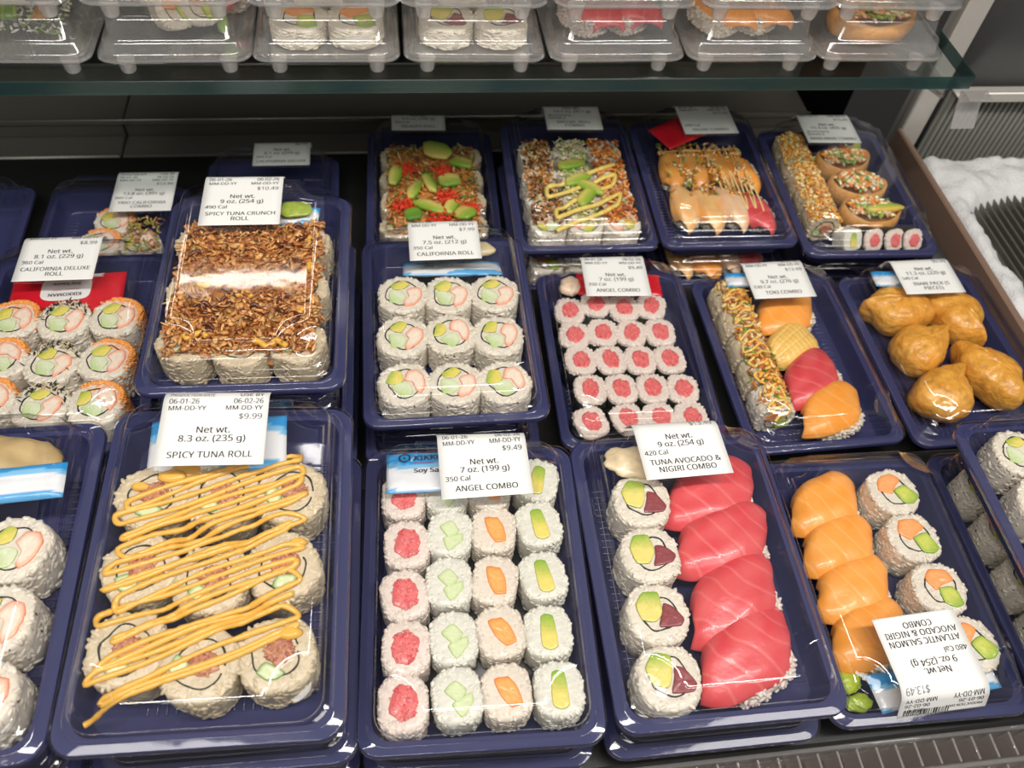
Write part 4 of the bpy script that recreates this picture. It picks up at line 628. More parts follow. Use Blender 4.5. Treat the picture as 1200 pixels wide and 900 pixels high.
def prism(name, pts, R, z0, z1, edge, centre, side=None, rough=.0004, seed=0, mat=None, it=1, grad=None, streak=None):
    """flat-topped filling: outline in units of R, rounded rim, uneven top; colours run from edge to centre"""
    jr = random.Random(seed*13+len(pts)); pts = [(x+jr.uniform(-.05, .05), y+jr.uniform(-.05, .05)) for x, y in pts]
    p = smooth_poly(pts, it)*R; n = len(p); c0 = p.mean(0); m = MB(); V = []; C = []
    p = np.array([c0+(q-c0)*(1+.05*nz(q[0]*3+seed, q[1]*3, 0, 160)) for q in p]); ext = max(np.linalg.norm(p-c0, axis=1))
    edge, centre = np.array(edge), np.array(centre); side = np.array(side if side is not None else edge)
    for s, z, k in ((1, z0, 0), (1, z1-.0006, 0), (.965, z1-.0001, .1), (.86, z1, .45), (.6, z1, 1), (.3, z1, 1), (.05, z1, 1)):
        for q in p:
            x, y = c0+(q-c0)*s
            zz = z+(rough*nz(x+seed, y, seed, 900)+rough*.8*nz(x, y+seed, 2, 350) if s < .99 else 0)
            V.append((x, y, zz)); cc = edge*(1-k)+centre*k
            if s == 1: cc = side
            if grad is not None:
                g, d = grad; gx = ((np.array([x, y])-c0)@np.array(d))/ext; kk = min(max(gx*1.1+.12+.2*nz(x+seed, y, 0, 300), 0), 1); cc = cc*(1-kk)+np.array(g)*kk
            if streak is not None:
                sv = .5+.5*nz(x*.4+seed, y, 0, 700); cc = cc*(1-.6*max(sv-.5, 0)*2)+np.array(streak)*(.6*max(sv-.5, 0)*2)
            C.append(cc)
    m.add(V, loops_faces(7, n), np.array(C))
    return (name, m.mesh(name, mat or M_FOOD))
def clump(name, cx, cy, rx, ry, R, z0, z1, cols, seed, n=60):
    """minced tuna or other ragged filling"""
    rng = np.random.default_rng(seed); m = MB(); K = 26; V = []; C = []
    for s, z in ((1, z0), (1, z1-.0005), (.9, z1), (.6, z1+.0004), (.3, z1+.0004), (.05, z1+.0003)):
        for i in range(K):
            t = 2*PI*i/K; k = s*(1+.28*nz(math.cos(t)*1.3+seed, math.sin(t)*1.3, seed*.7, 1.6))
            x, y = R*(cx+rx*k*math.cos(t)), R*(cy+ry*k*math.sin(t))
            V.append((x, y, z+(.0006*nz(x+seed, y, 0, 700) if s < .95 else 0)))
            q = .5+.5*nz(x+seed, y, 1, 600); C.append(np.array(cols[0])*(1-q)+np.array(cols[1])*q)
    m.add(V, loops_faces(6, K), np.array(C))
    P = []; A = []; CC = []
    for _ in range(n):
        t = rng.uniform(0, 2*PI); s = math.sqrt(rng.uniform(0, .85)); P.append((R*(cx+rx*s*math.cos(t)), R*(cy+ry*s*math.sin(t)), z1+.0001))
        A.append(rng.standard_normal(3)*[1, 1, .3]); CC.append(np.array(cols[rng.integers(len(cols))])*(1+.1*rng.standard_normal()))
    grains(m, np.array(P), A, .0016, .0007, CC, rng)
    return (name, m.mesh(name, M_FOOD))
def nori_ring(R, rr, h, seed, a0=0, a1=2*PI, off=(0, 0), tail=.25):
    m = MB(); K = 44; V = []
    for i in range(K):
        t = a0+(a1-a0)*i/(K-1); s = R*rr*(.95+.16*nz(math.cos(t)+seed, math.sin(t), seed, 1.5)-tail*max(0, (i/(K-1)-.8))*1.0)
        wv = .00035+.00035*max(0, nz(math.cos(t)*2+seed, math.sin(t)*2, 1, 1.5))
        for d, z in ((-wv, h-.004), (-wv, h+.0006), (wv, h+.0006), (wv, h-.004)):
            V.append((off[0]*R+(s+d)*math.cos(t), off[1]*R+(s+d)*math.sin(t), z))
    F = []
    for i in range(K-1):
        for q in range(4): F.append((i*4+q, i*4+(q+1) % 4, (i+1)*4+(q+1) % 4, (i+1)*4+q))
    F += [(0, 1, 2, 3), ((K-1)*4+3, (K-1)*4+2, (K-1)*4+1, (K-1)*4)]
    m.add(V, F); return ('nori', m.mesh('nori', M_NORI))
def seeds_part(R, h, seed, n=26, name='sesame_seeds', cols=((.02, .02, .02), (.02, .02, .02), (.6, .42, .2))):
    rng = np.random.default_rng(seed+99); m = MB(); P = []; A = []; C = []; t0 = rng.uniform(0, 2*PI)
    for i in range(n):
        t = t0+rng.normal(0, .9); z = rng.uniform(h*.35, h*.97); P.append(((R+.0002)*math.cos(t), (R+.0002)*math.sin(t), z))
        A.append(rng.standard_normal(3)); C.append(cols[rng.integers(len(cols))])
    grains(m, np.array(P), A, .0012, .0006, C, rng); return (name, m.mesh(name, M_FOOD))

TUNA = ((.66, .10, .11), (.80, .22, .20), (.72, .15, .15)); AVG, AVY, AVD = (.26, .44, .045), (.76, .64, .15), (.08, .22, .02)
CUKE, CUKE_E = (.64, .72, .42), (.46, .60, .24); SALM, SALM2 = (.86, .27, .045), (.92, .42, .12)
CRAB, CRAB_E = (.86, .74, .60), (.84, .26, .13)
def spin(P, a, k=1, d=(0, 0)):
    ca, sa = math.cos(a), math.sin(a); return [((x*ca-y*sa)*k+d[0], (x*sa+y*ca)*k+d[1]) for x, y in P]
HOSO_R, HOSO_H, HZ = .0136, .0245, .0049
def hoso(kind, seed, nori=False):
    R, h = HOSO_R, HOSO_H; rng = random.Random(seed)
    tint = {'tuna': (.72, .62, .545), 'cuke': (.69, .675, .585), 'salmon': (.71, .63, .525), 'avo': (.69, .675, .58)}[kind]
    parts = [('rice', rice_body(R, h, 3.0, seed, .0019, .0012, 230, 110, tint, .58, bumpy=.0006))]
    if nori:
        m = MB(); K = 40; V = []
        for z, k in ((.0004, .95), (.001, 1.012), (h-.0040, 1.02), (h-.0032, .98)):
            for i in range(K):
                t = 2*PI*i/K; s = se(t, 3.0)*R*k*(1+.035*nz(math.cos(t)+seed, math.sin(t), z*20, 1.7))+.0004; V.append((s*math.cos(t), s*math.sin(t), z))
        m.add(V, loops_faces(4, K, False, False)); parts.append(('nori', m.mesh('nori', M_NORI)))
    a = rng.uniform(-.25, .25); ca, sa = math.cos(a), math.sin(a); rot = lambda P: [(x*ca-y*sa, x*sa+y*ca) for x, y in P]
    if kind == 'tuna': parts.append(clump('tuna', .03, .0,   .56+rng.uniform(-.05, .05), .64+rng.uniform(-.06, .06), R, h-.004, h+.0007, TUNA, seed))
    elif kind == 'cuke':
        parts.append(('nori', nori_ring(R, .50, h-.0004, seed)[1])) if 0 else None
        b = rot([(-.42, .05), (-.05, .42), (.32, .12), (.02, -.2)]); c = rot([(-.18, -.24), (.12, -.02), (.42, .06), (.46, -.16), (.12, -.56)])
        parts.append(prism('cucumber_stick', spin(b, 0, 1.42), R, h-.004, h+.0010, CUKE_E, CUKE, seed=seed, rough=.0002, it=1, streak=(.74, .80, .55)))
        parts.append(prism('cucumber_stick', spin(c, 0, 1.42), R, h-.004, h+.0008, CUKE_E, CUKE, seed=seed+3, rough=.0002, it=1, streak=(.74, .80, .55)))
    elif kind == 'salmon':
        b = rot([(-.36, .42), (.14, .46), (.38, .1), (.46, -.42), (.05, -.46), (-.26, -.1)]); k = rng.uniform(.75, 1.05)
        parts.append(prism('salmon', [(x*k*1.45, y*k*1.45) for x, y in b], R, h-.004, h+.0008, SALM, SALM2, seed=seed, rough=.0006, streak=(.84, .22, .03)))
    else:
        b = rot([(-.26, .48), (.22, .50), (.32, -.40), (-.02, -.52), (-.26, -.40)])
        parts.append(prism('avocado', spin(b, 0, 1.36), R, h-.004, h+.0008, AVY, AVY, AVD, seed=seed, rough=.0004, grad=(AVG, (.25, .97))))
    return parts
URA_R, URA_H = .0182, .0290
def ura(kind, seed, R=URA_R, h=URA_H):
    rng = random.Random(seed); ch, mult = {}, 1.0
    colfn = None; extra = []
    if kind == 'deluxe':
        def colfn(t, z, c):
            k = max(0, math.cos(t-1.1)); k = min(1, k*1.5); return c*(1-k)+np.array((.85, .42, .22))*k
    parts = [('rice', rice_body(R, h, 2.4, seed, .0030, .0016, 280, 140, RICE if kind != 'spicy' else (.60, .50, .34), .35, colfn=colfn, bumpy=.0008))]
    P, A, C = [], [], []; g = np.random.default_rng(seed+5); m = MB()
    a = rng.uniform(-.5, .5)
    if kind in ('cali', 'deluxe', 'sesame'):
        parts.append(nori_ring(R, .68, h, seed, .6+a, .6+a+2*PI*.97))
        parts.append(prism('crab_stick', spin([(.0, .12), (.12, .44), (.38, .44), (.54, .18), (.52, -.16), (.36, -.40), (.22, -.30), (.24, -.02)], a, 1.40), R, h-.004, h+.0010, CRAB_E, CRAB, seed=seed, streak=(.86, .50, .36)))
        parts.append(prism('avocado', spin([(-.50, .06), (-.30, .46), (-.04, .44), (-.06, .10), (-.3, .0)], a, 1.40), R, h-.004, h+.0010, AVY, AVY, AVD, seed=seed+1, grad=(AVG, (-.8, .6))))
        parts.append(prism('cucumber', spin([(-.42, -.08), (-.04, .06), (.18, -.06), (.14, -.42), (-.12, -.50)], a, 1.40), R, h-.004, h+.0008, CUKE, (.70, .76, .52), (.20, .40, .08), seed=seed+2, rough=.0002, grad=((.40, .58, .16), (-.5, -.6)), it=1))
    elif kind == 'tuna_avo':
        parts.append(nori_ring(R, .62, h, seed, 2.0, 2.0+2*PI*.9, (.02, .02)))
        parts.append(prism('avocado', spin([(-.48, .30), (-.20, .56), (.16, .48), (.10, .02), (-.10, -.24), (-.42, -.12)], a*.4, 1.42), R, h-.004, h+.0012, AVY, (.80, .68, .20), AVD, seed=seed, grad=(AVG, (0, 1))))
        parts.append(prism('tuna', spin([(.16, .22), (.40, .12), (.58, -.20), (.42, -.36), (-.08, -.34), (.08, -.02)], a*.4, 1.42), R, h-.004, h+.0010, (.22, .035, .045), (.27, .06, .065), seed=seed+2, it=1))
    elif kind == 'sal_avo':
        parts.append(nori_ring(R, .62, h, seed, 2.4, 2.4+2*PI*.9, (.02, .02)))
        parts.append(prism('salmon', spin([(-.40, .20), (-.2, .50), (.26, .52), (.40, .20), (.05, .05), (-.1, -.1)], a*.5, 1.46), R, h-.004, h+.0010, SALM, (.90, .38, .13), seed=seed, streak=(.92, .55, .3)))
        parts.append(prism('avocado', spin([(-.06, .02), (.36, .10), (.52, -.40), (.30, -.52), (-.02, -.44)], a*.5, 1.46), R, h-.004, h+.0012, AVG, (.60, .64, .12), AVD, seed=seed+1, grad=(AVG, (.6, -.7)), it=1))
    elif kind == 'spicy':
        parts.append(nori_ring(R, .66, h, seed, .3, .3+2*PI*.95))
        parts.append(clump('spicy_tuna', .08, .05, .40, .34, R, h-.004, h+.0008, ((.40, .15, .08), (.55, .26, .15), (.34, .10, .06)), seed))
        parts.append(prism('cucumber', spin([(-.45, -.2), (-.2, -.05), (.1, -.35), (-.05, -.5), (-.3, -.45)], a, 1.40), R, h-.004, h+.0010, AVD, CUKE, seed=seed+2, it=1))
    if kind == 'deluxe':
        P, A, C = [], [], []
        for _ in range(700):
            t = 1.1+g.normal(0, .55); z = g.uniform(.006, h-.0006); s = se(t, 2.4)*R+.0004
            P.append((s*math.cos(t), s*math.sin(t), z)); A.append(g.standard_normal(3)); C.append(np.array((.88, .30, .035))*(1+.12*g.standard_normal()))
        for _ in range(170):
            t = 1.1+g.normal(0, .5); s = se(t, 2.4)*R*g.uniform(.86, .99); P.append((s*math.cos(t), s*math.sin(t), h+.0002)); A.append(g.standard_normal(3)); C.append(np.array((.88, .36, .08))*(1+.12*g.standard_normal()))
        grains(m, np.array(P), A, .00115, .0010, C, g); parts.append(('roe_coating', m.mesh('roe_coating', M_FOOD)))
    if kind in ('cali', 'sesame'): parts.append(seeds_part(R, h, seed, 16 if kind == 'cali' else 50))
    return parts
def flakes_part(R, h, seed):
    g = np.random.default_rng(seed); m = MB(); P, A, C = [], [], []
    for _ in range(70):
        t = 1.6+g.normal(0, .7); s = R*g.uniform(.72, 1.05); P.append((s*math.cos(t), s*math.sin(t), h+g.uniform(.0002, .0022)*.6)); A.append(g.standard_normal(3)*[1, 1, .4])
        C.append((.012, .02, .010) if g.random() < .62 else (.72, .55, .32))
    grains(m, np.array(P), A, .0022, .0007, C, g, .4); return ('nori_flakes', m.mesh('nori_flakes', M_FOOD))

def nigiri(kind, seed, L=.058, Wd=.034):
    rng = np.random.default_rng(seed); m = MB()
    # rice finger
    a, b, c = L*.38, Wd*.43, .0090; ox, oy = .0010, -.0050; U, Vn = 20, 12; V = []
    for j in range(Vn+1):
        ph = -PI/2+PI*j/Vn
        for i in range(U):
            t = 2*PI*i/U; x = a*abs(math.cos(ph))**.6*math.copysign(abs(math.cos(t))**.75, math.cos(t)); y = b*abs(math.cos(ph))**.6*math.copysign(abs(math.sin(t))**.75, math.sin(t)); z = c+c*math.copysign(abs(math.sin(ph))**.7, math.sin(ph))
            V.append((x+ox, y+oy, z))
    tint = {'tuna': (.66, .58, .52)}.get(kind, RICE)
    m.add(V, loops_faces(Vn+1, U), tint)
    P, A, C = [], [], []
    for _ in range(330):
        t = rng.uniform(0, 2*PI); ph = rng.uniform(-1.1, .8)
        x = a*abs(math.cos(ph))**.6*math.copysign(abs(math.cos(t))**.75, math.cos(t)); y = b*abs(math.cos(ph))**.6*math.copysign(abs(math.sin(t))**.75, math.sin(t)); z = c+c*math.copysign(abs(math.sin(ph))**.7, math.sin(ph))
        P.append((x+ox, y+oy, max(z, .0022))); A.append(rng.standard_normal(3)*[1, 1, .35]); C.append(np.array(tint)*(1+.06*rng.standard_normal()))
    grains(m, np.array(P), A, .0026, .0015, C, rng)
    parts = [('rice', m.mesh('rice', M_RICE))]
    # draped slice
    m = MB(); nu, nv = 72, 48; top = []; bot = []; ct = []
    pal = {'tuna': ((.66, .045, .06), (.84, .28, .25)), 'salmon': ((.93, .33, .035), (.98, .56, .20)), 'egg': ((.85, .50, .10), (.92, .68, .25)),
           'shrimp': ((.84, .60, .30), (.90, .36, .06)), 'white': ((.84, .66, .46), (.90, .48, .22)), 'brown': ((.62, .24, .04), (.80, .40, .10))}[kind]
    th = .0042
    for i in range(nu):
        u = -1+2*i/(nu-1)
        for j in range(nv):
            v = -1+2*j/(nv-1)
            taper = (1-.50*abs(u)**5.0)*(1+.14*u)
            x = u*L/2+.0065*v*(1 if kind != 'egg' else .3)+.0012*nz(u+seed, v, 0, 1.4); y = v*Wd/2*taper*(1+.06*nz(u, seed, 0, 2))
            z = .0226-.0075*(abs(u)**2.8)-.0012*u-.0060*(abs(v)**3.2)+.0010*v+.0012*nz(u+seed, v, 2, 1.5)
            # fine muscle lines across the slice
            ph = u*2.3+v*1.1*(1+.4*u)+.35*nz(u+seed, v, 5, 1.2)+seed*.37; s = abs((ph % 1)-.5)*2; k = max(0, 1-s/.13)*(.8 if kind in('tuna', 'salmon') else .3)
            if kind == 'egg':
                k2 = max(max(0, 1-abs(((u*5) % 1)-.5)/.14), max(0, 1-abs(((v*2.5) % 1)-.5)/.16)); k = k2; z -= .0006*k2
            z -= .0003*k
            z = max(z, .0030)
            tk = th*(1-.75*max(abs(u)**8, abs(v)**6))
            top.append((x, y, z+tk*.5)); bot.append((x, y, z-tk*.5))
            q = .5+.5*nz(u*1.3+seed, v*1.3, 7, 1.8); q *= (.35 if kind in ('tuna', 'salmon', 'egg') else .9); cc = (np.array(pal[0])*(1-q)+np.array(pal[1])*q); ct.append(cc*(1-k*.75)+np.array(pal[1])*k*.75)
    n = nu*nv; F = []
    for i in range(nu-1):
        for j in range(nv-1):
            q = i*nv+j; F += [(q, q+nv, q+nv+1, q+1), (n+q+1, n+q+nv+1, n+q+nv, n+q)]
    for i in range(nu-1): F += [(i*nv, n+i*nv, n+(i+1)*nv, (i+1)*nv), ((i+1)*nv+nv-1, n+(i+1)*nv+nv-1, n+i*nv+nv-1, i*nv+nv-1)]
    for j in range(nv-1): F += [(j+1, n+j+1, n+j, j), ((nu-1)*nv+j, n+(nu-1)*nv+j, n+(nu-1)*nv+j+1, (nu-1)*nv+j+1)]
    m.add(top+bot, F, np.array(ct+[x*.9 for x in ct]))
    nm = {'tuna': 'tuna_slice', 'salmon': 'salmon_slice', 'egg': 'scored_slice', 'shrimp': 'shrimp', 'white': 'fish_slice', 'brown': 'glazed_slice'}[kind]
    parts.append((nm, m.mesh(nm, M_FISH)))
    return parts
def inari(seed, rx, ry, rz, tip=True):
    """fried tofu pouch, plump with a pinched, wrinkled corner"""
    m = MB(); U, Vn = 110, 64; V = []; C = []
    for j in range(Vn+1):
        ph = -PI/2+PI*j/Vn
        for i in range(U):
            t = 2*PI*i/U; cx = math.cos(ph)
            s = cx**.75*(1+.10*math.cos(3*t+seed))
            tipk = max(0, math.cos(t-.15))**18*cx*.30 if tip else 0
            x = rx*s*math.cos(t)+rx*tipk; y = ry*s*math.sin(t)*(1-.30*max(0, math.cos(t))**2); z = rz*(1+math.copysign(abs(math.sin(ph))**.8, math.sin(ph)))
            wv = .0016*nz(x+seed, y, z, 60)+.0008*nz(x, y+seed, z, 170)+.0004*nz(x, y, z+seed, 480)
            fold = max(0, math.cos(t-.15))**4*math.sin(9*t+3*ph)*.0007
            nrm = Vector((math.cos(t)*cx, math.sin(t)*cx, math.sin(ph)))
            p = Vector((x, y, z))+nrm*(wv+fold); V.append((p.x, p.y, max(p.z, 0)))
            q = .5+.5*nz(x+seed, y, z, 75); q2 = max(0, nz(x, y, z+seed, 190))
            c = np.array((.70, .285, .032))*(1-q)+np.array((.88, .47, .085))*q; C.append(c*(1-.35*q2))
    m.add(V, loops_faces(Vn+1, U), np.array(C)); return m.mesh('tofu_skin', M_TOFU)

# ------------------------------------------------------------------ filling the boxes
def relax(pts, r, bx, by, it=60):
    p = [list(q) for q in pts]
    for _ in range(it):
        for i in range(len(p)):
            for j in range(i+1, len(p)):
                dx, dy = p[j][0]-p[i][0], p[j][1]-p[i][1]; d = math.hypot(dx, dy)+1e-9
                if d < 2*r:
                    k = (2*r-d)/2/d*.5; p[i][0] -= dx*k; p[i][1] -= dy*k; p[j][0] += dx*k; p[j][1] += dy*k
        for q in p:
            q[0] = min(max(q[0], -bx), bx); q[1] = min(max(q[1], by[0]), by[1])
    return p
def inbox(k, x, y, z, rz=0, extra=None):
    M = TM[k] @ Matrix.Translation((x, y, z)) @ Matrix.Rotation(rz, 4, 'Z')
    return M @ extra if extra is not None else M
ROWN = ['back', 'second', 'middle', 'fourth', 'front']
rnd = random.Random(11)

# mixed small rolls (20) and pink tuna rolls (20)
HP = {k: [hoso(k, 10+i*7+len(k)) for i in range(3)] for k in ('tuna', 'cuke', 'salmon', 'avo')}
HT = [hoso('tuna', 70+i*5, True) for i in range(5)]
A2 = [(-.0417, .0555), (-.0405, .0231), (-.0416, -.0086), (-.0409, -.0394), (-.0426, -.0693), (-.0168, .0590), (-.0146, .0294), (-.0162, -.002), (-.0138, -.0352), (-.0134, -.0667), (.0114, .0600), (.0122, .0307), (.0107, -.002), (.0114, -.033), (.0132, -.0661), (.0420, .0640), (.0404, .0331), (.0398, -.0008), (.0393, -.0344), (.0421, -.0666)]
A2 = relax(A2, .0134, .0425, (-.070, .066), 25)
KN = [('tuna', 'tuna', 'red tuna'), ('cuke', 'cucumber', 'pale cucumber'), ('salmon', 'salmon', 'orange salmon'), ('avo', 'avocado', 'green avocado')]
for i, (x, y) in enumerate(A2):
    kk, nm, ds = KN[i//5]; r = i % 5
    place = ('at the back of', 'second from the back in', 'midway along', 'second from the front in', 'at the front of')[r]
    put(HP[kk][(i*2+r) % 3], nm+'_roll', inbox('A2', x, y, HZ+.0006, rnd.uniform(-.25, .25)+(PI if (i % 4 == 3 and kk == 'tuna') else 0), Matrix.Diagonal((1.0, 1.13, 1, 1))), 'small %s roll %s its column in the four-filling box' % (ds, place), 'sushi roll', 'mixed small rolls')
B3 = [(-.0476, .0445), (-.0235, .0474), (.0024, .045), (.0281, .0454), (-.0452, .0158), (-.0205, .0167), (.0042, .0157), (.0307, .0154), (-.0415, -.0119), (-.0158, -.0125), (.0078, -.0136), (.0342, -.014), (-.0383, -.0419), (-.0129, -.0426), (.0132, -.0434), (.0384, -.0451), (-.0426, -.0735), (-.0124, -.072), (.0138, -.0722), (.0394, -.0730)]
B3 = relax(B3, .0126, .043, (-.0735, .060), 25)
for i, (x, y) in enumerate(B3):
    r, c = divmod(i, 4)
    put(HT[(i*3+r) % 5], 'tuna_roll', inbox('B3', x, y, HZ+.0006, rnd.uniform(-.3, .3), Matrix.Diagonal((.97, 1.06, .95, 1))),
        'pink tuna roll, %s row, %s, in the box of twenty alike' % (('back', 'second from back', 'middle', 'second from front', 'front')[r], ('leftmost', 'second from left', 'third from left', 'rightmost')[c]), 'sushi roll', 'pink tuna rolls')

def grid9(k, pts, protos, name, desc, group, cat='sushi roll', r=.0180, bx=.0365, by=(-.070, .050), rots=.5, tilt=0, sc=0):
    pts = relax(pts, r, bx, by, 30); out = []
    for i, (x, y) in enumerate(pts):
        rr, c = divmod(i, 3)
        ex = Matrix.Rotation(tilt, 4, 'X') if tilt else None
        lab = '%s, %s row %s, in %s' % (desc, ('back', 'middle', 'front')[rr], ('left', 'centre', 'right')[c], SHORT[k])
        if sc: ex = (ex or Matrix()) @ Matrix.Diagonal((sc, sc, 1, 1))
        put(protos[(i*2+rr) % len(protos)], name, inbox(k, x, y, .0032+(URA_R*abs(math.sin(tilt)) if tilt else 0), rnd.uniform(-rots, rots), ex), lab, cat, group); out.append((x, y))
    return out
CAL = [ura('cali', 200+i*9) for i in range(4)]
grid9('B2', [(-.0322, .0229), (.0022, .0213), (.039, .0209), (-.0397, -.0197), (-.004, -.0191), (.0349, -.0225), (-.0412, -.0642), (-.0051, -.0652), (.0343, -.0664)], CAL, 'california_roll', 'white rice roll with crab and avocado', 'nine crab and avocado rolls', rots=.45, sc=1.05)
SPI = [ura('spicy', 300+i*9) for i in range(3)]
PA1 = grid9('A1', [(x-.004, y) for x, y in [(-.0363, .0327), (.0, .0328), (.036, .0331), (-.0383, -.01), (-.0041, -.0126), (.0320, -.0106), (-.0386, -.0513), (-.0032, -.0554), (.0325, -.0552)]], SPI, 'spicy_tuna_roll', 'sauce-covered tuna roll', 'yellow-drizzled tuna rolls', r=.0180, sc=1.02)
PB1 = grid9('B1', [(-.0385, .0324), (-.0044, .0318), (.0321, .0311), (-.0369, -.0121), (-.0026, -.0102), (.0325, -.0111), (-.0385, -.058), (-.0034, -.0618), (.0316, -.0604)], SPI, 'crunch_roll', 'rice roll buried under brown crunch', 'brown crunch rolls', r=.0182)
DEL = [ura('deluxe', 400+i*9) for i in range(3)]; DEF = [ura('cali', 440+i*9)[:-1]+[flakes_part(URA_R, URA_H, 5+i)] for i in range(2)]
pts = relax([(-.0369, .018), (-.0015, .0162), (.0353, .0170), (-.0385, -.0195), (-.0056, -.0246), (.0334, -.0230), (-.0350, -.0560), (-.0099, -.0580), (.0314, -.0610)], .0180, .0365, (-.066, .05), 30)
for i, (x, y) in enumerate(pts):
    r, c = divmod(i, 3); fl = (c == 1)
    p = DEF[r % 2] if fl else DEL[(i+r) % 3]
    put(p, 'deluxe_roll', inbox('B0', x, y, .0036, rnd.uniform(-.2, .2)-.1 + (0 if c != 0 else .5)), 'crab roll %s, %s row %s, in the CALIFORNIA DELUXE box' % ('with nori flakes' if fl else 'with orange roe', ('back', 'middle', 'front')[r], ('left', 'centre', 'right')[c]), 'sushi roll', 'orange roe and nori flake rolls')
for i, (x, y) in enumerate(relax([(.0365, .0102), (.0365, -.0279), (.0365, -.0651), (0, .012), (-.001, -.026), (.0, -.063)], .0181, .0365, (-.067, .05), 20)):
    put(CAL[(i+1) % 4], 'california_roll', inbox('A0', x, y, .0032, rnd.uniform(-.4, .4)), 'crab roll, %s of the %s column, in the box cut by the frame' % (('back', 'middle', 'front')[i % 3], ('outer', 'inner')[i//3]), 'sushi roll', 'crab rolls in the cut box')
TAV = [ura('tuna_avo', 500+i*9) for i in range(3)]
for i, (x, y) in enumerate(relax([(-.0290, .0413), (-.0310, .0052), (-.0345, -.0322), (-.0360, -.068)], .0183, .0365, (-.069, .046), 20)):
    put(TAV[i % 3], 'tuna_avocado_roll', inbox('A3', x, y, .0032, rnd.uniform(-.15, .15)), 'rice roll with dark tuna and avocado, %s in its column' % ('at the back', 'second from back', 'second from front', 'at the front')[i], 'sushi roll', 'tuna and avocado rolls')
NT = [nigiri('tuna', 31+i*3, .060, .038) for i in range(3)]; NS = [nigiri('salmon', 51+i*3, .058, .039) for i in range(3)]
for i, (x, y, a) in enumerate([(.0215, .050, .26), (.0210, .0165, .24), (.0180, -.0215, .46), (.0160, -.0550, .42)]):
    put(NT[i % 3], 'tuna_nigiri', inbox('A3', x, y, .0034, a, Matrix.Diagonal((1.10, 1.14, 1, 1))), 'red tuna nigiri, %s of the four in the TUNA AVOCADO box' % ('backmost, under the label', 'second from the back', 'second from the front', 'frontmost')[i], 'nigiri', 'tuna nigiri')
SAV = [ura('sal_avo', 600+i*9) for i in range(3)]
for i, (x, y) in enumerate(relax([(.0265, .060), (.0275, .0240), (.0310, -.0136), (.0360, -.052)], .0181, .0365, (-.062, .061), 20)):
    put(SAV[i % 3], 'salmon_avocado_roll', inbox('A4', x, y, .0032, rnd.uniform(-.2, .2)), 'rice roll with salmon and avocado, %s' % ('at the back beside the orange nigiri', 'second from the back of its column', 'just behind the upside-down label', 'half under the upside-down label')[i], 'sushi roll', 'salmon and avocado rolls')
for i, (x, y, a) in enumerate([(-.0215, .0585, .30), (-.0220, .0260, .24), (-.0220, -.0055, .25), (-.0225, -.0375, .25)]):
    put(NS[(i*2) % 3], 'salmon_nigiri', inbox('A4', x, y, .0034, a, Matrix.Diagonal((1.00, 1.08, 1, 1))), 'bright orange salmon nigiri, %s of the row of four' % ('backmost', 'second from the back', 'third from the back', 'frontmost')[i], 'nigiri', 'salmon nigiri')
SES = [ura('sesame', 700+i*9) for i in range(2)]
for i, (x, y) in enumerate(relax([(-.0400, .0600), (-.0400, .0250), (-.0390, -.0105), (-.039, -.0466)], .0178, .0378, (-.066, .06), 20)):
    put(SES[i % 2], 'sesame_roll', inbox('A5', x, y, .0032, 1.5+rnd.uniform(-.2, .2), Matrix.Scale(.93, 4)), 'sesame-dotted rice roll, %s in the box under the crab box' % ('backmost', 'second', 'third', 'frontmost')[i], 'sushi roll', 'sesame rolls')
for i, (x, y) in enumerate(relax([(-.0355, .0610), (-.037, .0235), (-.037, -.0145), (-.037, -.05), (.001, .060), (.001, .022)], .0182, .0365, (-.066, .0615), 20)):
    put(CAL[(i*3) % 4], 'crab_roll', inbox('A6', x, y, .0032, rnd.uniform(-.6, .2)), 'crab and greens roll, %s, in the top frame-edge box' % ('outer column back', 'outer column second', 'outer column third', 'outer column front', 'inner column back', 'inner column second')[i], 'sushi roll', 'crab rolls in the top box')

# sauce lines, crunch and toppings -------------------------------------------------
def hfield(pts, R, h, z0=.0032, low=.012):
    def f(x, y):
        d = min(math.hypot(x-a, y-b) for a, b in pts)
        if d < R*.86: return z0+h
        k = min((d-R*.86)/(R*.7), 1); return (z0+h)*(1-k*k)+(z0+low)*k*k
    return f
def smooth_path(P, it=2):
    P = np.array(P, float)
    for _ in range(it):
        Q = np.empty((2*len(P), P.shape[1])); Q[0] = P[0]; Q[-1] = P[-1]
        Q[1:-1:2] = .75*P[:-1]+.25*P[1:]; Q[2:-1:2] = .25*P[:-1]+.75*P[1:]; P = Q
    return P
def zigzag(m, x0, x1, ys, slope, hf, rad, col, rng, jit=.004, lift=.0004, amp=.0012):
    P = []
    for i, y in enumerate(ys):
        a = (x0+rng.uniform(-jit, jit), y-slope/2+rng.uniform(-.001, .001)); b = (x1+rng.uniform(-jit, jit), y+slope/2+rng.uniform(-.0016, .0016))
        seg = [a, b] if i % 2 == 0 else [b, a]
        n = 14
        for q in range(n+1): t = q/n; P.append((seg[0][0]*(1-t)+seg[1][0]*t, seg[0][1]*(1-t)+seg[1][1]*t+amp*math.sin(t*7+i*2.1)))
    P = smooth_path(P, 2); k = len(P)
    Z = np.array([hf(x, y) for x, y in P])
    for _ in range(6): Z[1:-1] = np.maximum(Z[1:-1]*.6, (Z[:-2]+2*Z[1:-1]+Z[2:])/4)
    R = np.array([rad*(.85+.45*abs(nz(x+i*.002, y, 0, 55))+.25*nz(x, y, i*.01, 160)) for i, (x, y) in enumerate(P)])
    pts = np.column_stack([P, Z+R*.35+lift]); tube(m, pts, R, col, 7)
def thing_mesh(name, m, mat, M, label, cat, kind=None, group=None, smooth=True):
    o = link(name, m.mesh(name, mat, smooth), None, M); T(o, label, cat, group, kind); return o
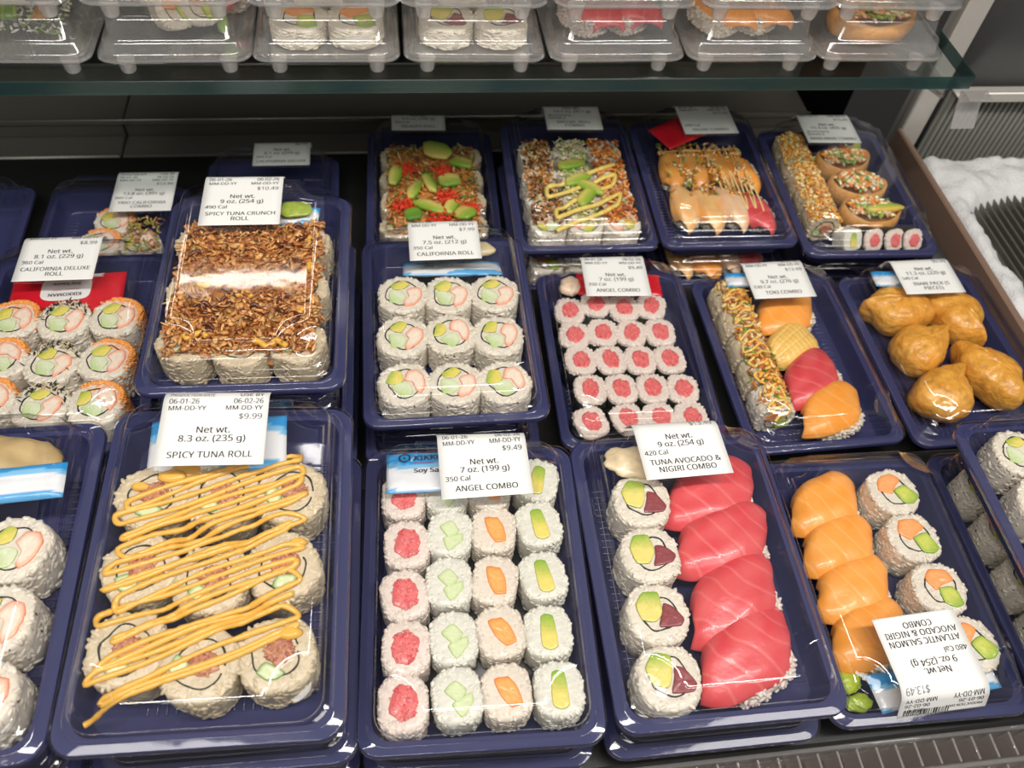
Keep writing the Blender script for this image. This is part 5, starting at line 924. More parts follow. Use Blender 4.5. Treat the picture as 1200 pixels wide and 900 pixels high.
YEL = (.80, .45, .075)
rg = random.Random(3); hf = hfield(PA1, URA_R*1.08, URA_H); m = MB()
zigzag(m, -.0485, .040, [-.062+i*.0045+rg.uniform(-.0013, .0013) for i in range(25)], .034, hf, .00165, YEL, rg, .006)
for (x, y, r) in ((-.022, .049, .009), (-.028, .044, .006), (.040, -.045, .005), (.041, .003, .004), (-.043, .038, .004)):
    g = [(x+r*1.3*math.cos(a)*(1-.1*b)*(1+.2*nz(a, x*50, 0, 1)), y+r*.7*math.sin(a)*(1-.1*b), hf(x, y)+.0005+.0022*math.sin(b*PI/10)) for b in range(0, 6) for a in [2*PI*q/14 for q in range(14)]]
    m.add(g, loops_faces(6, 14), YEL)
thing_mesh('mayo_drizzle', m, M_SAUCE, TM['A1'], 'yellow spicy mayo drizzled in zigzag lines over nine tuna rolls', 'sauce')

def scatter(m, n, rng, xr, yr, hf, sizes, pal, spread=.004, mask=None, flat=.5, probs=None):
    P, A, C = [], [], []
    pal = [np.array(c) for c in pal]
    while len(P) < n:
        x, y = rng.uniform(*xr), rng.uniform(*yr)
        if mask and not mask(x, y): continue
        P.append((x, y, hf(x, y)+rng.uniform(0, spread))); A.append(rng.standard_normal(3)*[1, 1, flat]); C.append(pal[rng.choice(len(pal), p=probs)]*(1+.16*rng.standard_normal()))
    k = len(sizes)
    for q in range(k): grains(m, np.array(P[q::k]), A[q::k], sizes[q][0], sizes[q][1], C[q::k], rng, .7)
def blanket(m, xr, yr, hf, thick, pal, seed, mask=None, nx=44, ny=56):
    """uneven sauce layer lying over the rolls"""
    V = []; C = []
    for j in range(ny+1):
        for i in range(nx+1):
            u, v = i/nx, j/ny; x = xr[0]+(xr[1]-xr[0])*u; y = yr[0]+(yr[1]-yr[0])*v
            e = min(u, 1-u, v, 1-v)*9; e = min(e+.35*nz(x+seed, y, 0, 90), 1); h = hf(x, y)
            z = h+thick*max(e, -.2)+.0012*nz(x+seed, y, 0, 130)+.0007*nz(x, y+seed, 0, 320)-(.010 if e < .05 else 0)
            V.append((x, y, max(z, .0035))); q = min(max(.5+.75*nz(x+seed, y, 3, 95), 0), 1); C.append(np.array(pal[0])*(1-q)+np.array(pal[1])*q)
    F = [(j*(nx+1)+i, j*(nx+1)+i+1, (j+1)*(nx+1)+i+1, (j+1)*(nx+1)+i) for j in range(ny) for i in range(nx)]
    m.add(V, F, np.array(C))
# brown crunch on the spicy tuna crunch rolls
rng = np.random.default_rng(8); hf = hfield(PB1, URA_R, URA_H, low=.020); m = MB()
msk = lambda x, y: abs(x) < .050+.005*nz(y, 0, 0, 40) and abs(((y+.0145) % .0455)-.0228) < .0222+.004*nz(x, 3, 0, 60)
blanket(m, (-.050, .048), (-.072, .050), hf, .0010, ((.30, .085, .02), (.55, .26, .07)), 4, nx=70, ny=90)
scatter(m, 420, rng, (-.050, .048), (-.070, .050), hf, ((.0040, .0022), (.0028, .0024)), ((.56, .25, .07), (.40, .15, .035), (.66, .36, .13)), .0050, msk)
scatter(m, 2300, rng, (-.053, .051), (-.072, .052), hf, ((.0021, .0010), (.0030, .0013), (.0015, .0012), (.0038, .0011)), ((.50, .20, .05), (.64, .31, .09), (.30, .09, .02), (.70, .40, .15), (.42, .14, .035)), .0065, msk)
for _ in range(46):
    x, y = rng.uniform(-.046, .044), rng.uniform(-.066, .046)
    if not msk(x, y): continue
    r = rng.uniform(.0025, .0045); a0 = rng.uniform(0, 6); tl = rng.uniform(-.5, .5); z = hf(x, y)+.004
    tube(m, [(x+r*math.cos(a0+t), y+r*.7*math.sin(a0+t), z+tl*r*math.sin(t)) for t in np.linspace(0, 4.6, 9)], .0008, np.array((.52, .23, .06))*(1+.2*rng.standard_normal()), 5)
thing_mesh('fried_onion_crunch', m, M_FOOD, TM['B1'], 'brown fried onion crunch piled over the SPICY TUNA CRUNCH rolls', 'topping', 'stuff')
m = MB(); hf2 = lambda x, y: hf(x, y)+.0030

for x0, y0, n in ((-.036, -.058, 5), (.036, -.036, 6), (.040, .004, 6), (-.032, -.012, 5), (.010, -.066, 7), (.038, .030, 4), (-.006, -.022, 4)):
    P = smooth_path([(x0+.0035*q*(1 if x0 < 0.02 else .25)+.001*rg.uniform(-1, 1), y0+.003*math.sin(q*1.7+x0*90)) for q in range(n)], 2); tube(m, [(x, y, hf2(x, y)+.0016) for x, y in P], .0021, YEL, 7)
thing_mesh('mayo_drizzle', m, M_SAUCE, TM['B1'], 'yellow mayo blobs showing between brown crunch flakes', 'sauce')
m = MB(); 
for q_ in range(26):
    x0, y0 = rg.uniform(-.044, .036), rg.uniform(-.064, .044); P = smooth_path([(x0+.003*q, y0+.003*math.sin(q*1.3+q_)) for q in range(4)], 2)
    tube(m, [(x, y, hf(x, y)+.0056) for x, y in P], [.0016*math.sin(PI*(i+.6)/(len(P)+.2)) for i in range(len(P))], (.11, .026, .007), 7)
thing_mesh('glaze_drizzle', m, M_SAUCE, TM['B1'], 'glossy dark brown glaze spots on the brown crunch', 'sauce')

# TOKI COMBO: row of topped rolls lying on their sides, then four nigiri
LY = Matrix.Rotation(-PI/2, 4, 'X')
tk = [(-.0385, .0660), (-.0385, .0345), (-.0380, .0030), (-.0375, -.0285), (-.0370, -.0600)]
for i, (x, y) in enumerate(tk):
    put(SPI[i % 3] if i < 4 else SAV[0], 'topped_roll', inbox('B4', x, .0760-.0282*i, .0034+.0164, 0, Matrix.Rotation(PI/2, 4, 'X') @ Matrix.Scale(.90, 4)),
        'topped rice roll, %s of the long roll in the TOKI COMBO box' % ('backmost slice', 'second slice', 'middle slice', 'fourth slice', 'front slice')[i], 'sushi roll', 'topped roll slices')
rng = np.random.default_rng(21); hT = lambda x, y: .0032+.0158*(1+math.sqrt(max(0, 1-((x+.038)/.0165)**2)))
m = MB(); scatter(m, 520, rng, (-.050, -.024), (-.060, .077), hT, ((.0050, .0016), (.0032, .0024), (.0042, .0012)), ((.55, .19, .03), (.80, .40, .06), (.86, .66, .30), (.14, .24, .03), (.36, .10, .02), (.72, .27, .04)), .004)
thing_mesh('crisp_topping', m, M_FOOD, TM['B4'], 'crisp brown and yellow shreds along the TOKI COMBO roll', 'topping', 'stuff')
m = MB(); zigzag(m, -.047, -.029, [-.070+i*.0078 for i in range(19)], .008, lambda x, y: hT(x, y)+.0028, .0013, (.88, .56, .13), rg, .003)
thing_mesh('mayo_drizzle', m, M_SAUCE, TM['B4'], 'orange mayo zigzag along the TOKI COMBO roll', 'sauce')
NE, NSH = nigiri('egg', 81, .050, .034), nigiri('shrimp', 83, .052, .030)
for pr, nm, x, y, a, ds in ((NS[1], 'salmon_nigiri', .0125, .0520, .30, 'orange salmon nigiri partly under the TOKI COMBO label'), (NE, 'scored_nigiri', .0055, .0150, .60, 'yellow cross-scored nigiri between salmon and tuna in the TOKI box'),
                            (NT[0], 'tuna_nigiri', .0100, -.0215, .64, 'red tuna nigiri between the yellow and orange ones in TOKI box'), (NS[2], 'salmon_nigiri', .0155, -.0555, .36, 'orange salmon nigiri at the front of the TOKI COMBO box')):
    put(pr, nm, inbox('B4', x, y, .0034, a, Matrix.Diagonal((1.06, 1.08, 1, 1))), ds, 'nigiri', 'nigiri in the TOKI COMBO box')

# INARI PACK
for i, (x, y, a, rx, ry) in enumerate([(-.0235, .0490, 2.85, .0285, .0235), (.0270, .0390, -1.25, .0290, .0235), (-.0215, .0040, .50, .0285, .0215), (-.0235, -.0445, .70, .0285, .0230), (.0285, -.0300, 1.95, .0315, .0215)]):
    o = link('inari_pouch', inari(3+i*5, rx, ry, .0188), None, inbox('B5', x, y, .0034, a))
    T(o, 'golden fried tofu pouch, %s' % ('back one beside the INARI label', 'under the corner of the INARI label', 'in the middle of the five', 'frontmost of the five', 'front one next to the brown divider')[i], 'tofu pouch', 'golden tofu pouches')

# sauce packets -------------------------------------------------------------------
M_PKR = vcolmat('packet_red', .25, .05, 60, .3, (90, .35, .002)); 
def packet(k, x, y, z, rz, Wp, Hp, kind, label, rx=0, ry=0, text=True):
    e = empty('soy_sauce_packet', inbox(k, x, y, z, rz, Matrix.Rotation(rx, 4, 'X') @ Matrix.Rotation(ry, 4, 'Y'))); T(e, label, 'sauce packet', 'soy sauce packets')
    m = MB(); nx, ny = 30, 20; V = []; C = []
    def surf(u, v):
        ex = 1-abs(2*u-1)**6; ey = 1-abs(2*v-1)**6
        return .0032*ex**.6*ey**.6*(1+.25*nz(u*3, v*3, x*50, 1.3))+.0004*nz(u*9, v*7, x*90, 1)
    for sgn in (1, -1):
        for j in range(ny+1):
            for i in range(nx+1):
                u, v = i/nx, j/ny; V.append(((u-.5)*Wp, (v-.5)*Hp, sgn*(surf(u, v)*.9+.0002)))
                if kind == 'red':
                    c = (.60, .012, .025)
                else:
                    t = v+.10*math.sin(u*6); c = (.03, .30, .66) if t > .72 else ((.22, .52, .78) if t > .60 else ((.80, .82, .84) if t > .10 else (.10, .38, .70)))
                C.append(c)
    k_ = (nx+1)*(ny+1); F = []
    for j in range(ny):
        for i in range(nx):
            a = j*(nx+1)+i; F += [(a, a+1, a+nx+2, a+nx+1), (a+k_+nx+1, a+k_+nx+2, a+k_+1, a+k_)]
    for i in range(nx): F += [(i, k_+i, k_+i+1, i+1), (ny*(nx+1)+i+1, k_+ny*(nx+1)+i+1, k_+ny*(nx+1)+i, ny*(nx+1)+i)]
    for j in range(ny):
        a = j*(nx+1); F += [(a+nx+1, k_+a+nx+1, k_+a, a), (a+nx, k_+a+nx, k_+a+2*nx+1, a+2*nx+1)]
    m.add(V, F, np.array(C)); link('pouch', m.mesh('pouch', M_PKR), e)
    if not text: return e
    fn = lambda a, b: (a, b, surf(min(max(a/Wp+.5, 0), 1), min(max(b/Hp+.5, 0), 1))*.9+.0007)
    if kind == 'red':
        m = MB(); n = 30
        lp = [[fn(.018*kx*math.copysign(abs(math.cos(t))**.5, math.cos(t)), -.002+.0118*kx*math.copysign(abs(math.sin(t))**.5, math.sin(t))) for t in [2*PI*q/n for q in range(n)]] for kx in (1, .75, .5, .2)]
        m.add([p for q in lp for p in q], loops_faces(4, n, False, True)); link('oval_panel', m.mesh('oval_panel', M_PAPER), e)
        m = MB(); g = lambda a, b: tuple(np.array(fn(a, b))+np.array([0, 0, .0003]))
        text_at(m, 'KIKKOMAN', .0062, 0, .0025, 'c', g, stretch=1.0, bold=.02); text_at(m, 'Soy Sauce', .0058, 0, -.0085, 'c', g, stretch=1.0, bold=.02)
        link('lettering', m.mesh('lettering', M_INK, False), e)
        m = MB(); text_at(m, 'TRADITIONALLY BREWED', .0020, 0, -.0015, 'c', g); link('red_lettering', m.mesh('red_lettering', M_REDINK, False), e)
        m = MB(); box_ = [(-.026, -.0165), (.026, -.0165), (.024, -.0145), (.026, -.0128), (-.026, -.0128), (-.024, -.0145)]
        m.add([g(a, b) for a, b in box_], [(0, 1, 2, 3, 4, 5)]); link('ribbon_panel', m.mesh('ribbon_panel', M_PAPER), e)
        m = MB(); g2 = lambda a, b: tuple(np.array(fn(a, b))+np.array([0, 0, .0005])); text_at(m, 'OVER 300 YEARS OF EXCELLENCE', .0020, 0, -.0154, 'c', g2); link('ribbon_lettering', m.mesh('ribbon_lettering', M_REDINK, False), e)
    else:
        m = MB(); text_at(m, 'KIKKOMAN', .0088, -Wp/2+.017, Hp/2-.0095, 'l', fn, stretch=1.0, bold=.03); text_at(m, 'Soy Sauce', .0070, -Wp/2+.017, Hp/2-.0205, 'l', fn, stretch=1.0, bold=.025)
        def hexr(r, cx, cy): return [fn(cx+r*math.cos(PI/6+PI/3*q), cy+r*math.sin(PI/6+PI/3*q)) for q in range(6)]
        cx, cy = -Wp/2+.0115, Hp/2-.0070; a, b = hexr(.0042, cx, cy), hexr(.0031, cx, cy)
        m.add(a+b, [(q, (q+1) % 6, 6+(q+1) % 6, 6+q) for q in range(6)])
        text_at(m, 'X', .0036, cx, cy-.0013, 'c', fn, bold=.03)
        link('lettering', m.mesh('lettering', M_INK, False), e)
        m = MB(); text_at(m, 'TRADITIONALLY BREWED', .0024, -Wp/2+.017, Hp/2-.0125, 'l', fn); link('red_lettering', m.mesh('red_lettering', M_REDINK, False), e)
    return e
M_REDINK = solid('red_ink', (.55, .02, .03), .5)
packet('B0', -.006, .048, .026, PI+.04, .082, .040, 'red', 'red soy sauce packet under the CALIFORNIA DELUXE label', rx=.0)
packet('A2', -.014, .0690, .0355, .02, .078, .020+.014, 'blue', 'blue and white soy sauce packet beside the four-filling box label', rx=-.25)
packet('A1', -.006, .064, .030, .05, .074, .036, 'blue', 'blue-topped soy sauce packet behind the SPICY TUNA ROLL label')
packet('B2', .006, .058, .022, -.03, .080, .032, 'blue', 'silvery soy sauce packet lying behind the nine crab rolls', rx=-.5)
packet('A0', .012, .0460, .034, .05, .088, .022, 'blue', 'white soy sauce packet with blue edge in the frame-cut box', text=False)
packet('A4', .008, -.0705, .021, .12, .085, .024, 'blue', 'blue-edged soy sauce packet under the upside-down label', text=False)
packet('B4', -.012, .0740, .0395, -.05, .062, .016, 'blue', 'blue soy sauce packet at the back of the TOKI COMBO box', text=False)
packet('B5', -.024, .0735, .0385, -.08, .040, .018, 'blue', 'blue soy sauce packet beside the INARI PACK label', text=False)
packet('C4', -.024, .0560, .0385, .5, .052, .036, 'red', 'red soy sauce packet in the sauced nigiri box', text=False)
packet('B3', .006, .0715, .028, -.06, .076, .026, 'red', 'red soy sauce packet behind the twenty pink tuna rolls', text=False)
packet('B1', .030, .0600, .032, -.1, .030, .020, 'blue', 'small blue packet corner behind the brown crunch', text=False)
# ginger and wasabi
def lump(name, k, x, y, z, r, col, label, cat, seed, sq=.55, mat=None, stretch=1.5):
    m = MB(); U, Vn = 28, 16; V = []; C = []
    for j in range(Vn+1):
        ph = -PI/2+PI*j/Vn
        for i in range(U):
            t = 2*PI*i/U; q = Vector((math.cos(t)*math.cos(ph)*stretch, math.sin(t)*math.cos(ph), math.sin(ph)*sq)); s = r*(1+.25*nz(q.x+seed, q.y, q.z, 1.6)+.10*nz(q.x, q.y+seed, q.z, 4.5))
            V.append(tuple(q*s)); C.append(np.array(col)*(1+.25*nz(q.x, q.y, q.z+seed, 3)))
    m.add(V, loops_faces(Vn+1, U), np.array(C)); o = link(name, m.mesh(name, mat or M_FOOD), None, inbox(k, x, y, z)); T(o, label, cat); return o
lump('pickled_ginger', 'A0', .010, .066, .022, .021, (.52, .37, .17), 'tan packet of pickled ginger in the frame-cut box', 'ginger', 3, .5, M_FISH, 1.6)
lump('wasabi', 'A4', -.046, -.064, .013, .0075, (.48, .60, .06), 'bright green wasabi dab beside the upside-down label', 'wasabi', 7, .7)
lump('wasabi', 'A4', -.040, -.077, .010, .0060, (.42, .56, .06), 'small green wasabi dab in the front corner by the upside-down label', 'wasabi', 9, .6)
lump('wasabi', 'B2', -.018, .0665, .034, .0062, (.40, .52, .05), 'green wasabi dab under the CALIFORNIA ROLL label', 'wasabi', 12, .5)
lump('pickled_ginger', 'B2', .022, .069, .033, .0095, (.62, .52, .30), 'pale pickled ginger behind the CALIFORNIA ROLL packet', 'ginger', 15, .45, M_FISH, 2.0)
lump('pickled_ginger', 'B3', -.038, .073, .026, .010, (.80, .60, .42), 'pale pickled ginger beside the red packet of twenty tuna rolls', 'ginger', 18, .6, M_FISH, 1.0)
lump('wasabi', 'B1', .028, .0600, .0395, .0085, (.34, .44, .06), 'green leaf-coloured wasabi beside the SPICY TUNA CRUNCH label', 'wasabi', 21, .3)
lump('pickled_ginger', 'A3', -.031, .0690, .034, .0120, (.72, .58, .36), 'pale pickled ginger behind the tuna and avocado rolls', 'ginger', 24, .35, M_FISH, 1.5)
packet('A3', -.020, .0765, .024, .1, .040, .018, 'blue', 'blue-edged packet in the back corner of the TUNA AVOCADO box', text=False)
lump('pickled_ginger', 'A4', -.012, -.073, .012, .0110, (.74, .70, .62), 'clear pale ginger packet beside the green wasabi dabs', 'ginger', 28, .5, M_CELLO, 1.5)

# back row ------------------------------------------------------------------------
PC2 = [(-.036, .0400), (0, .0400), (.036, .0400), (-.036, .0047), (0, .0047), (.036, .0047), (-.036, -.0306), (0, -.0306), (.036, -.0306), (-.036, -.066), (0, -.066), (.036, -.066)]
SMALL = Matrix.Scale(.92, 4)
for i, (x, y) in enumerate(PC2):
    r, c = divmod(i, 3)
    put(SPI[i % 3], 'topped_roll', inbox('C2', x, y, .0032, i*1.3, SMALL), 'rice roll under avocado and roe, %s row %s, KILAUEA ROLL box' % (('back', 'second', 'third', 'front')[r], ('left', 'centre', 'right')[c]), 'sushi roll', 'KILAUEA rolls')
rng = np.random.default_rng(33); h2 = hfield(PC2, .0170, .0268, low=.020); m = MB()
blanket(m, (-.046, .046), (-.078, .052), h2, .0018, ((.40, .14, .03), (.62, .30, .08)), 9)
scatter(m, 1100, rng, (-.0455, .0455), (-.077, .054), h2, ((.0034, .0013), (.0024, .0016), (.0048, .0011)), ((.72, .32, .08), (.48, .18, .04), (.82, .52, .24), (.14, .28, .03), (.22, .07, .02), (.72, .26, .05)), .006)
thing_mesh('crab_shred_topping', m, M_FOOD, TM['C2'], 'orange-brown shreds over the KILAUEA rolls', 'topping', 'stuff')
def slab(name, k, x, y, z, rz, Ls, Wd, Th, cols, label, cat, seed, tilt=0, group=None):
    jr = random.Random(seed+17); pts = [(a+jr.uniform(-.09, .09), b+jr.uniform(-.09, .09)) for a, b in ((-.5, -.30), (-.25, -.5), (.3, -.5), (.5, -.2), (.42, .35), (0, .5), (-.42, .32))]
    m = MB(); p = smooth_poly(pts, 1); n = len(p); V = []; C = []
    for s, zz in ((.88, 0), (1, Th*.3), (1, Th*.75), (.86, Th), (.4, Th*1.03), (.05, Th*1.03)):
        for q in p:
            xx, yy = q[0]*Ls*s, q[1]*Wd*s; V.append((xx, yy, zz+.0008*math.cos(xx/Ls*3))); g = min(max(yy/Wd*1.5+.62, 0), 1); C.append(np.array(cols[0])*(1-g)+np.array(cols[1])*g)
    m.add(V, loops_faces(6, n), np.array(C)); o = link(name, m.mesh(name, M_FOOD), None, inbox(k, x, y, z, rz, Matrix.Rotation(tilt, 4, 'X'))); T(o, label, cat, group); return o
AVC = ((.22, .42, .035), (.78, .66, .17)); 
avs = [(.006, .040, 2.7, .030, .018, 'at the back of'), (-.004, -.010, 1.9, .026, .008, 'upright in the middle of'), (.018, -.004, .1, .022, .014, 'beside the tall slice on'), (-.018, -.018, 1.2, .026, .010, 'at the centre left of'), (-.004, -.045, -.5, .030, .011, 'curved in front on'),
       (.016, -.044, 1.2, .020, .010, 'slender and yellow on'), (.030, -.055, .6, .020, .015, 'at the front right of'), (-.020, -.056, .3, .018, .013, 'dark green at the front of'), (-.038, .004, 1.4, .028, .010, 'along the left side of'), (.030, .022, -.4, .022, .013, 'at the right side of')]
for i, (x, y, a, l, w2, ds) in enumerate(avs):
    slab('avocado_slice', 'C2', x, y, h2(x, y)+.0040, a, l*1.15, w2*1.3, .0048, AVC if i != 7 else ((.10, .26, .03), (.22, .42, .05)), 'avocado slice %s the KILAUEA topping' % ds, 'avocado', i, .15*(i % 3-1), 'avocado slices on the KILAUEA rolls')
for i, (x, y, r) in enumerate([(-.026, .012, .013), (.012, .010, .011), (.014, -.030, .013), (.006, -.064, .015), (-.030, -.043, .014), (.036, -.048, .010)]):
    m = MB(); P = []; g = np.random.default_rng(60+i)
    for _ in range(150):
        q = g.standard_normal(3)*[r*.42, r*.36, r*.20]; P.append(q)
    P = np.array(P); P[:, 2] = np.abs(P[:, 2]); grains(m, P, g.standard_normal((150, 3)), .0013, .0013, [np.array((.80, .055, .015))*(1+.15*g.standard_normal()) for _ in range(150)], g)
    thing_mesh('roe_clump', m, M_FOOD, inbox('C2', x, y, h2(x, y)+.0042), 'red fish roe clump, %s on the KILAUEA topping' % ('back left', 'back centre', 'centre', 'front centre', 'front left', 'front right')[i], 'roe', 'stuff', 'red roe clumps')

PC3 = [(x, y) for y in (.038, .003, -.032, -.067) for x in (-.036, -.001, .034)]
for i, (x, y) in enumerate(PC3):
    r, c = divmod(i, 3)
    put(CAL[(i*3+1) % 4], 'special_roll', inbox('C3', x, y, .0032, i*.9, SMALL), 'topped rice roll, %s row %s column, SPECIAL ROLL COMBO box' % (('back', 'second', 'third', 'front')[r], ('left', 'centre', 'right')[c]), 'sushi roll', 'SPECIAL ROLL COMBO rolls')
rng = np.random.default_rng(35); h3 = hfield(PC3, .0170, .0268, low=.022)
for nm, xr, pal, ds in (('spicy_topping', (-.050, -.022), ((.42, .16, .03), (.62, .28, .07), (.03, .03, .012), (.80, .55, .30), (.18, .06, .015)), 'brown and black flaked topping on the left SPECIAL roll column'),
                        ('crab_topping', (-.016, .014), ((.70, .66, .36), (.80, .74, .55), (.38, .50, .10), (.82, .62, .42)), 'pale green topping on the middle SPECIAL roll column'),
                        ('roe_topping', (.019, .049), ((.84, .26, .02), (.62, .16, .02), (.84, .44, .16), (.36, .09, .015)), 'orange roe topping on the end SPECIAL roll column')):
    m = MB(); scatter(m, 420, rng, xr, (-.070, .052), h3, ((.0034, .0014), (.0024, .0016), (.0046, .0012)), pal, .0045)
    thing_mesh(nm, m, M_FOOD, TM['C3'], ds, 'topping', 'stuff')
for i, (x, y, a) in enumerate([(-.002, -.012, .5), (.004, -.036, .9), (-.004, .010, .2), (.008, -.024, -.6)]):
    slab('avocado_slice', 'C3', x, y, h3(x, y)+.0030, a, .030, .013, .005, AVC, 'avocado slice %s on the middle SPECIAL roll column' % ('third from front', 'frontmost', 'backmost', 'tilted')[i], 'avocado', i, 0, 'avocado slices on the SPECIAL rolls')
m = MB(); zigzag(m, -.030, .036, [-.066, -.050, -.036, -.020, -.006], .034, lambda x, y: h3(x, y)+.0038, .0024, (.86, .66, .17), rg, .004)
thing_mesh('mayo_drizzle', m, M_SAUCE, TM['C3'], 'yellow sauce lines across the SPECIAL ROLL COMBO rolls', 'sauce')

# fan of sauced nigiri
NW, NB = nigiri('white', 85, .050, .030), nigiri('brown', 87, .052, .030)
fan = [(NB, -.036, .020, 1.25, 'glazed', 'back row first'), (NB, -.010, .022, 1.35, 'glazed', 'back row second'), (NB, .016, .021, 1.5, 'glazed', 'back row third'), (NSH, -.036, -.034, 1.30, 'shrimp', 'front row first'),
       (NSH, -.010, -.037, 1.4, 'shrimp', 'front row second'), (NW, .016, -.036, 1.50, 'pale fish', 'front row third'), (NT[1], .039, -.040, 1.70, 'red tuna', 'front row last'), (NS[0], .0395, .018, 1.75, 'orange salmon', 'behind the red tuna')]; fan = [(a_, x_*.92, *r_) for a_, x_, *r_ in fan]
for i, (pr, x, y, a, nm, ds) in enumerate(fan):
    put(pr, nm.split()[-1]+'_nigiri', inbox('C4', x, y, .0034, a, Matrix.Scale(1.03 if i < 6 else .92, 4)), '%s nigiri, %s, under sauce in the red packet box' % (nm, ds), 'nigiri', 'sauced nigiri fan')
rng = np.random.default_rng(41); h4 = lambda x, y: .0260; m = MB()
scatter(m, 330, rng, (-.046, .040), (-.030, .050), h4, ((.0028, .0015), (.0020, .0017), (.0038, .0012)), ((.84, .34, .04), (.86, .72, .46), (.16, .26, .04), (.80, .50, .18), (.45, .16, .03)), .0035, lambda x, y: nz(x, y, 0, 70) > .02)
thing_mesh('roe_topping', m, M_FOOD, TM['C4'], 'orange roe and green onion bits scattered over the nigiri fan', 'topping', 'stuff')
m = MB(); zigzag(m, -.040, .040, [.046+(-.0) - q*.0 for q in range(0)] or [.040, .032], .004, h4, .0012, (.78, .48, .16), rg, .002)
P = []
for q in range(24):
    x = -.042+q*.0034; P += [(x, .050-.012*(q % 3)*.4), (x+.0018, .016)] if q % 2 == 0 else [(x, .016), (x+.0018, .050)]
P = smooth_path(P, 3); tube(m, [(x, y, .0276-.0022*abs(math.sin((x+.036)*PI/.026+PI/2))) for x, y in P], .0008, (.76, .46, .16), 6)
P = []
for q in range(9):
    x = .006+q*.0042; P += [(x, .008), (x+.0021, -.046-.002*(q % 3))] if q % 2 == 0 else [(x, -.046), (x+.0021, .008)]
P = smooth_path(P, 3); tube(m, [(x, y, .0278-.00003/(.01+abs(y+.05))) for x, y in P], .0010, (.86, .64, .30), 6)
thing_mesh('mayo_drizzle', m, M_SAUCE, TM['C4'], 'cream mayo streaks over the nigiri fan', 'sauce')

# MAKI MAKI COMBO
for i, y in enumerate((.058, .028, -.002, -.032, -.062)):
    put(SPI[i % 3], 'tempura_roll', inbox('C5', -.0385, .0740-.0262*i, .0034+.0158, 0, Matrix.Rotation(PI/2, 4, 'X') @ Matrix.Scale(.86, 4)), 'orange crumbed roll, %s, in the MAKI MAKI row' % ('backmost', 'second', 'middle', 'fourth', 'frontmost')[i], 'sushi roll', 'crumbed rolls in the MAKI MAKI box')
rng = np.random.default_rng(44); h5 = lambda x, y: .0034+.0155*(1+math.sqrt(max(0, 1-((x+.0385)/.0165)**2))); m = MB()
scatter(m, 1000, rng, (-.053, -.022), (-.056, .072), h5, ((.0026, .0018), (.0036, .0014), (.0018, .0016)), ((.86, .58, .13), (.82, .36, .06), (.88, .76, .38), (.68, .24, .03)), .0035)
thing_mesh('tempura_crumbs', m, M_FOOD, TM['C5'], 'yellow tempura crumbs over the crumbed MAKI MAKI row', 'topping', 'stuff')
def inari_cup(seed):
    """open tofu cup: oval wall, hollow, filled with topping"""
    m = MB(); U = 40; V = []; C = []
    for rr, z in ((.80, 0), (.98, .003), (1.06, .012), (1.0, .020), (.93, .0205), (.90, .014), (.05, .014)):
        for i in range(U):
            t = 2*PI*i/U; s = rr*(1+.05*nz(math.cos(t)+seed, math.sin(t), z*60, 1.5)); V.append((.026*s*math.cos(t), .0165*s*math.sin(t), z+.0018*math.cos(2*t)*(z > .012)+.0008*nz(math.cos(t)*2, math.sin(t)*2, seed, 1)*(z > .01)))
            C.append(np.array((.66, .33, .09))*(1+.25*nz(math.cos(t)*2+seed, math.sin(t)*2, z*100, 1)))
    m.add(V, loops_faces(7, U), np.array(C)); p = [('tofu_cup', m.mesh('tofu_cup', M_TOFU))]
    m = MB(); g = np.random.default_rng(seed)
    f = lambda x, y: .0165+.0075*(1-(x/.024)**2)*(1-(y/.016)**2)
    scatter(m, 210, g, (-.021, .021), (-.012, .012), f, ((.0038, .0019), (.0026, .0023)), ((.88, .32, .03), (.86, .66, .36), (.80, .22, .04), (.88, .80, .52), (.24, .40, .06)), .004, lambda x, y: (x/.021)**2+(y/.012)**2 < 1)
    p.append(('crumb_coating', m.mesh('crumb_coating', M_FOOD))); return p
CUP = [inari_cup(2), inari_cup(6)]
for i, (x, y, a) in enumerate([(.016, -.034, -.12), (.0165, .006, -.1), (.014, .046, .1)]):
    put(CUP[i % 2], 'inari_cup', inbox('C5', x, y, .0034, a, Matrix.Scale(1.12, 4)), 'stuffed tofu cup, %s of the three in the MAKI MAKI box' % ('frontmost', 'middle', 'backmost')[i], 'tofu cup', 'stuffed tofu cups')
slab('avocado_slice', 'C5', .024, -.040, .0285, .08, .040, .0105, .0055, ((.86, .55, .10), (.28, .52, .06)), 'long avocado slice resting on the frontmost tofu cup', 'avocado', 3)
slab('avocado_slice', 'C5', .026, .052, .0285, .9, .024, .010, .005, AVC, 'yellow-green avocado slice by the MAKI MAKI label', 'avocado', 4)
for i, (x, y) in enumerate([(-.0205, -.0610), (.0005, -.0615), (.0215, -.0620), (.0405, -.0620)]):
    put(HT[i % 5] if i != 0 else HP['avo'][0], 'tuna_roll', inbox('C5', x, y, .0130, .25, Matrix.Rotation(.95, 4, 'X') @ Matrix.Scale(.78, 4)), 'small leaning tuna roll, %s of four along the MAKI MAKI front' % ('first', 'second', 'third', 'last')[i], 'sushi roll', 'leaning tuna rolls')

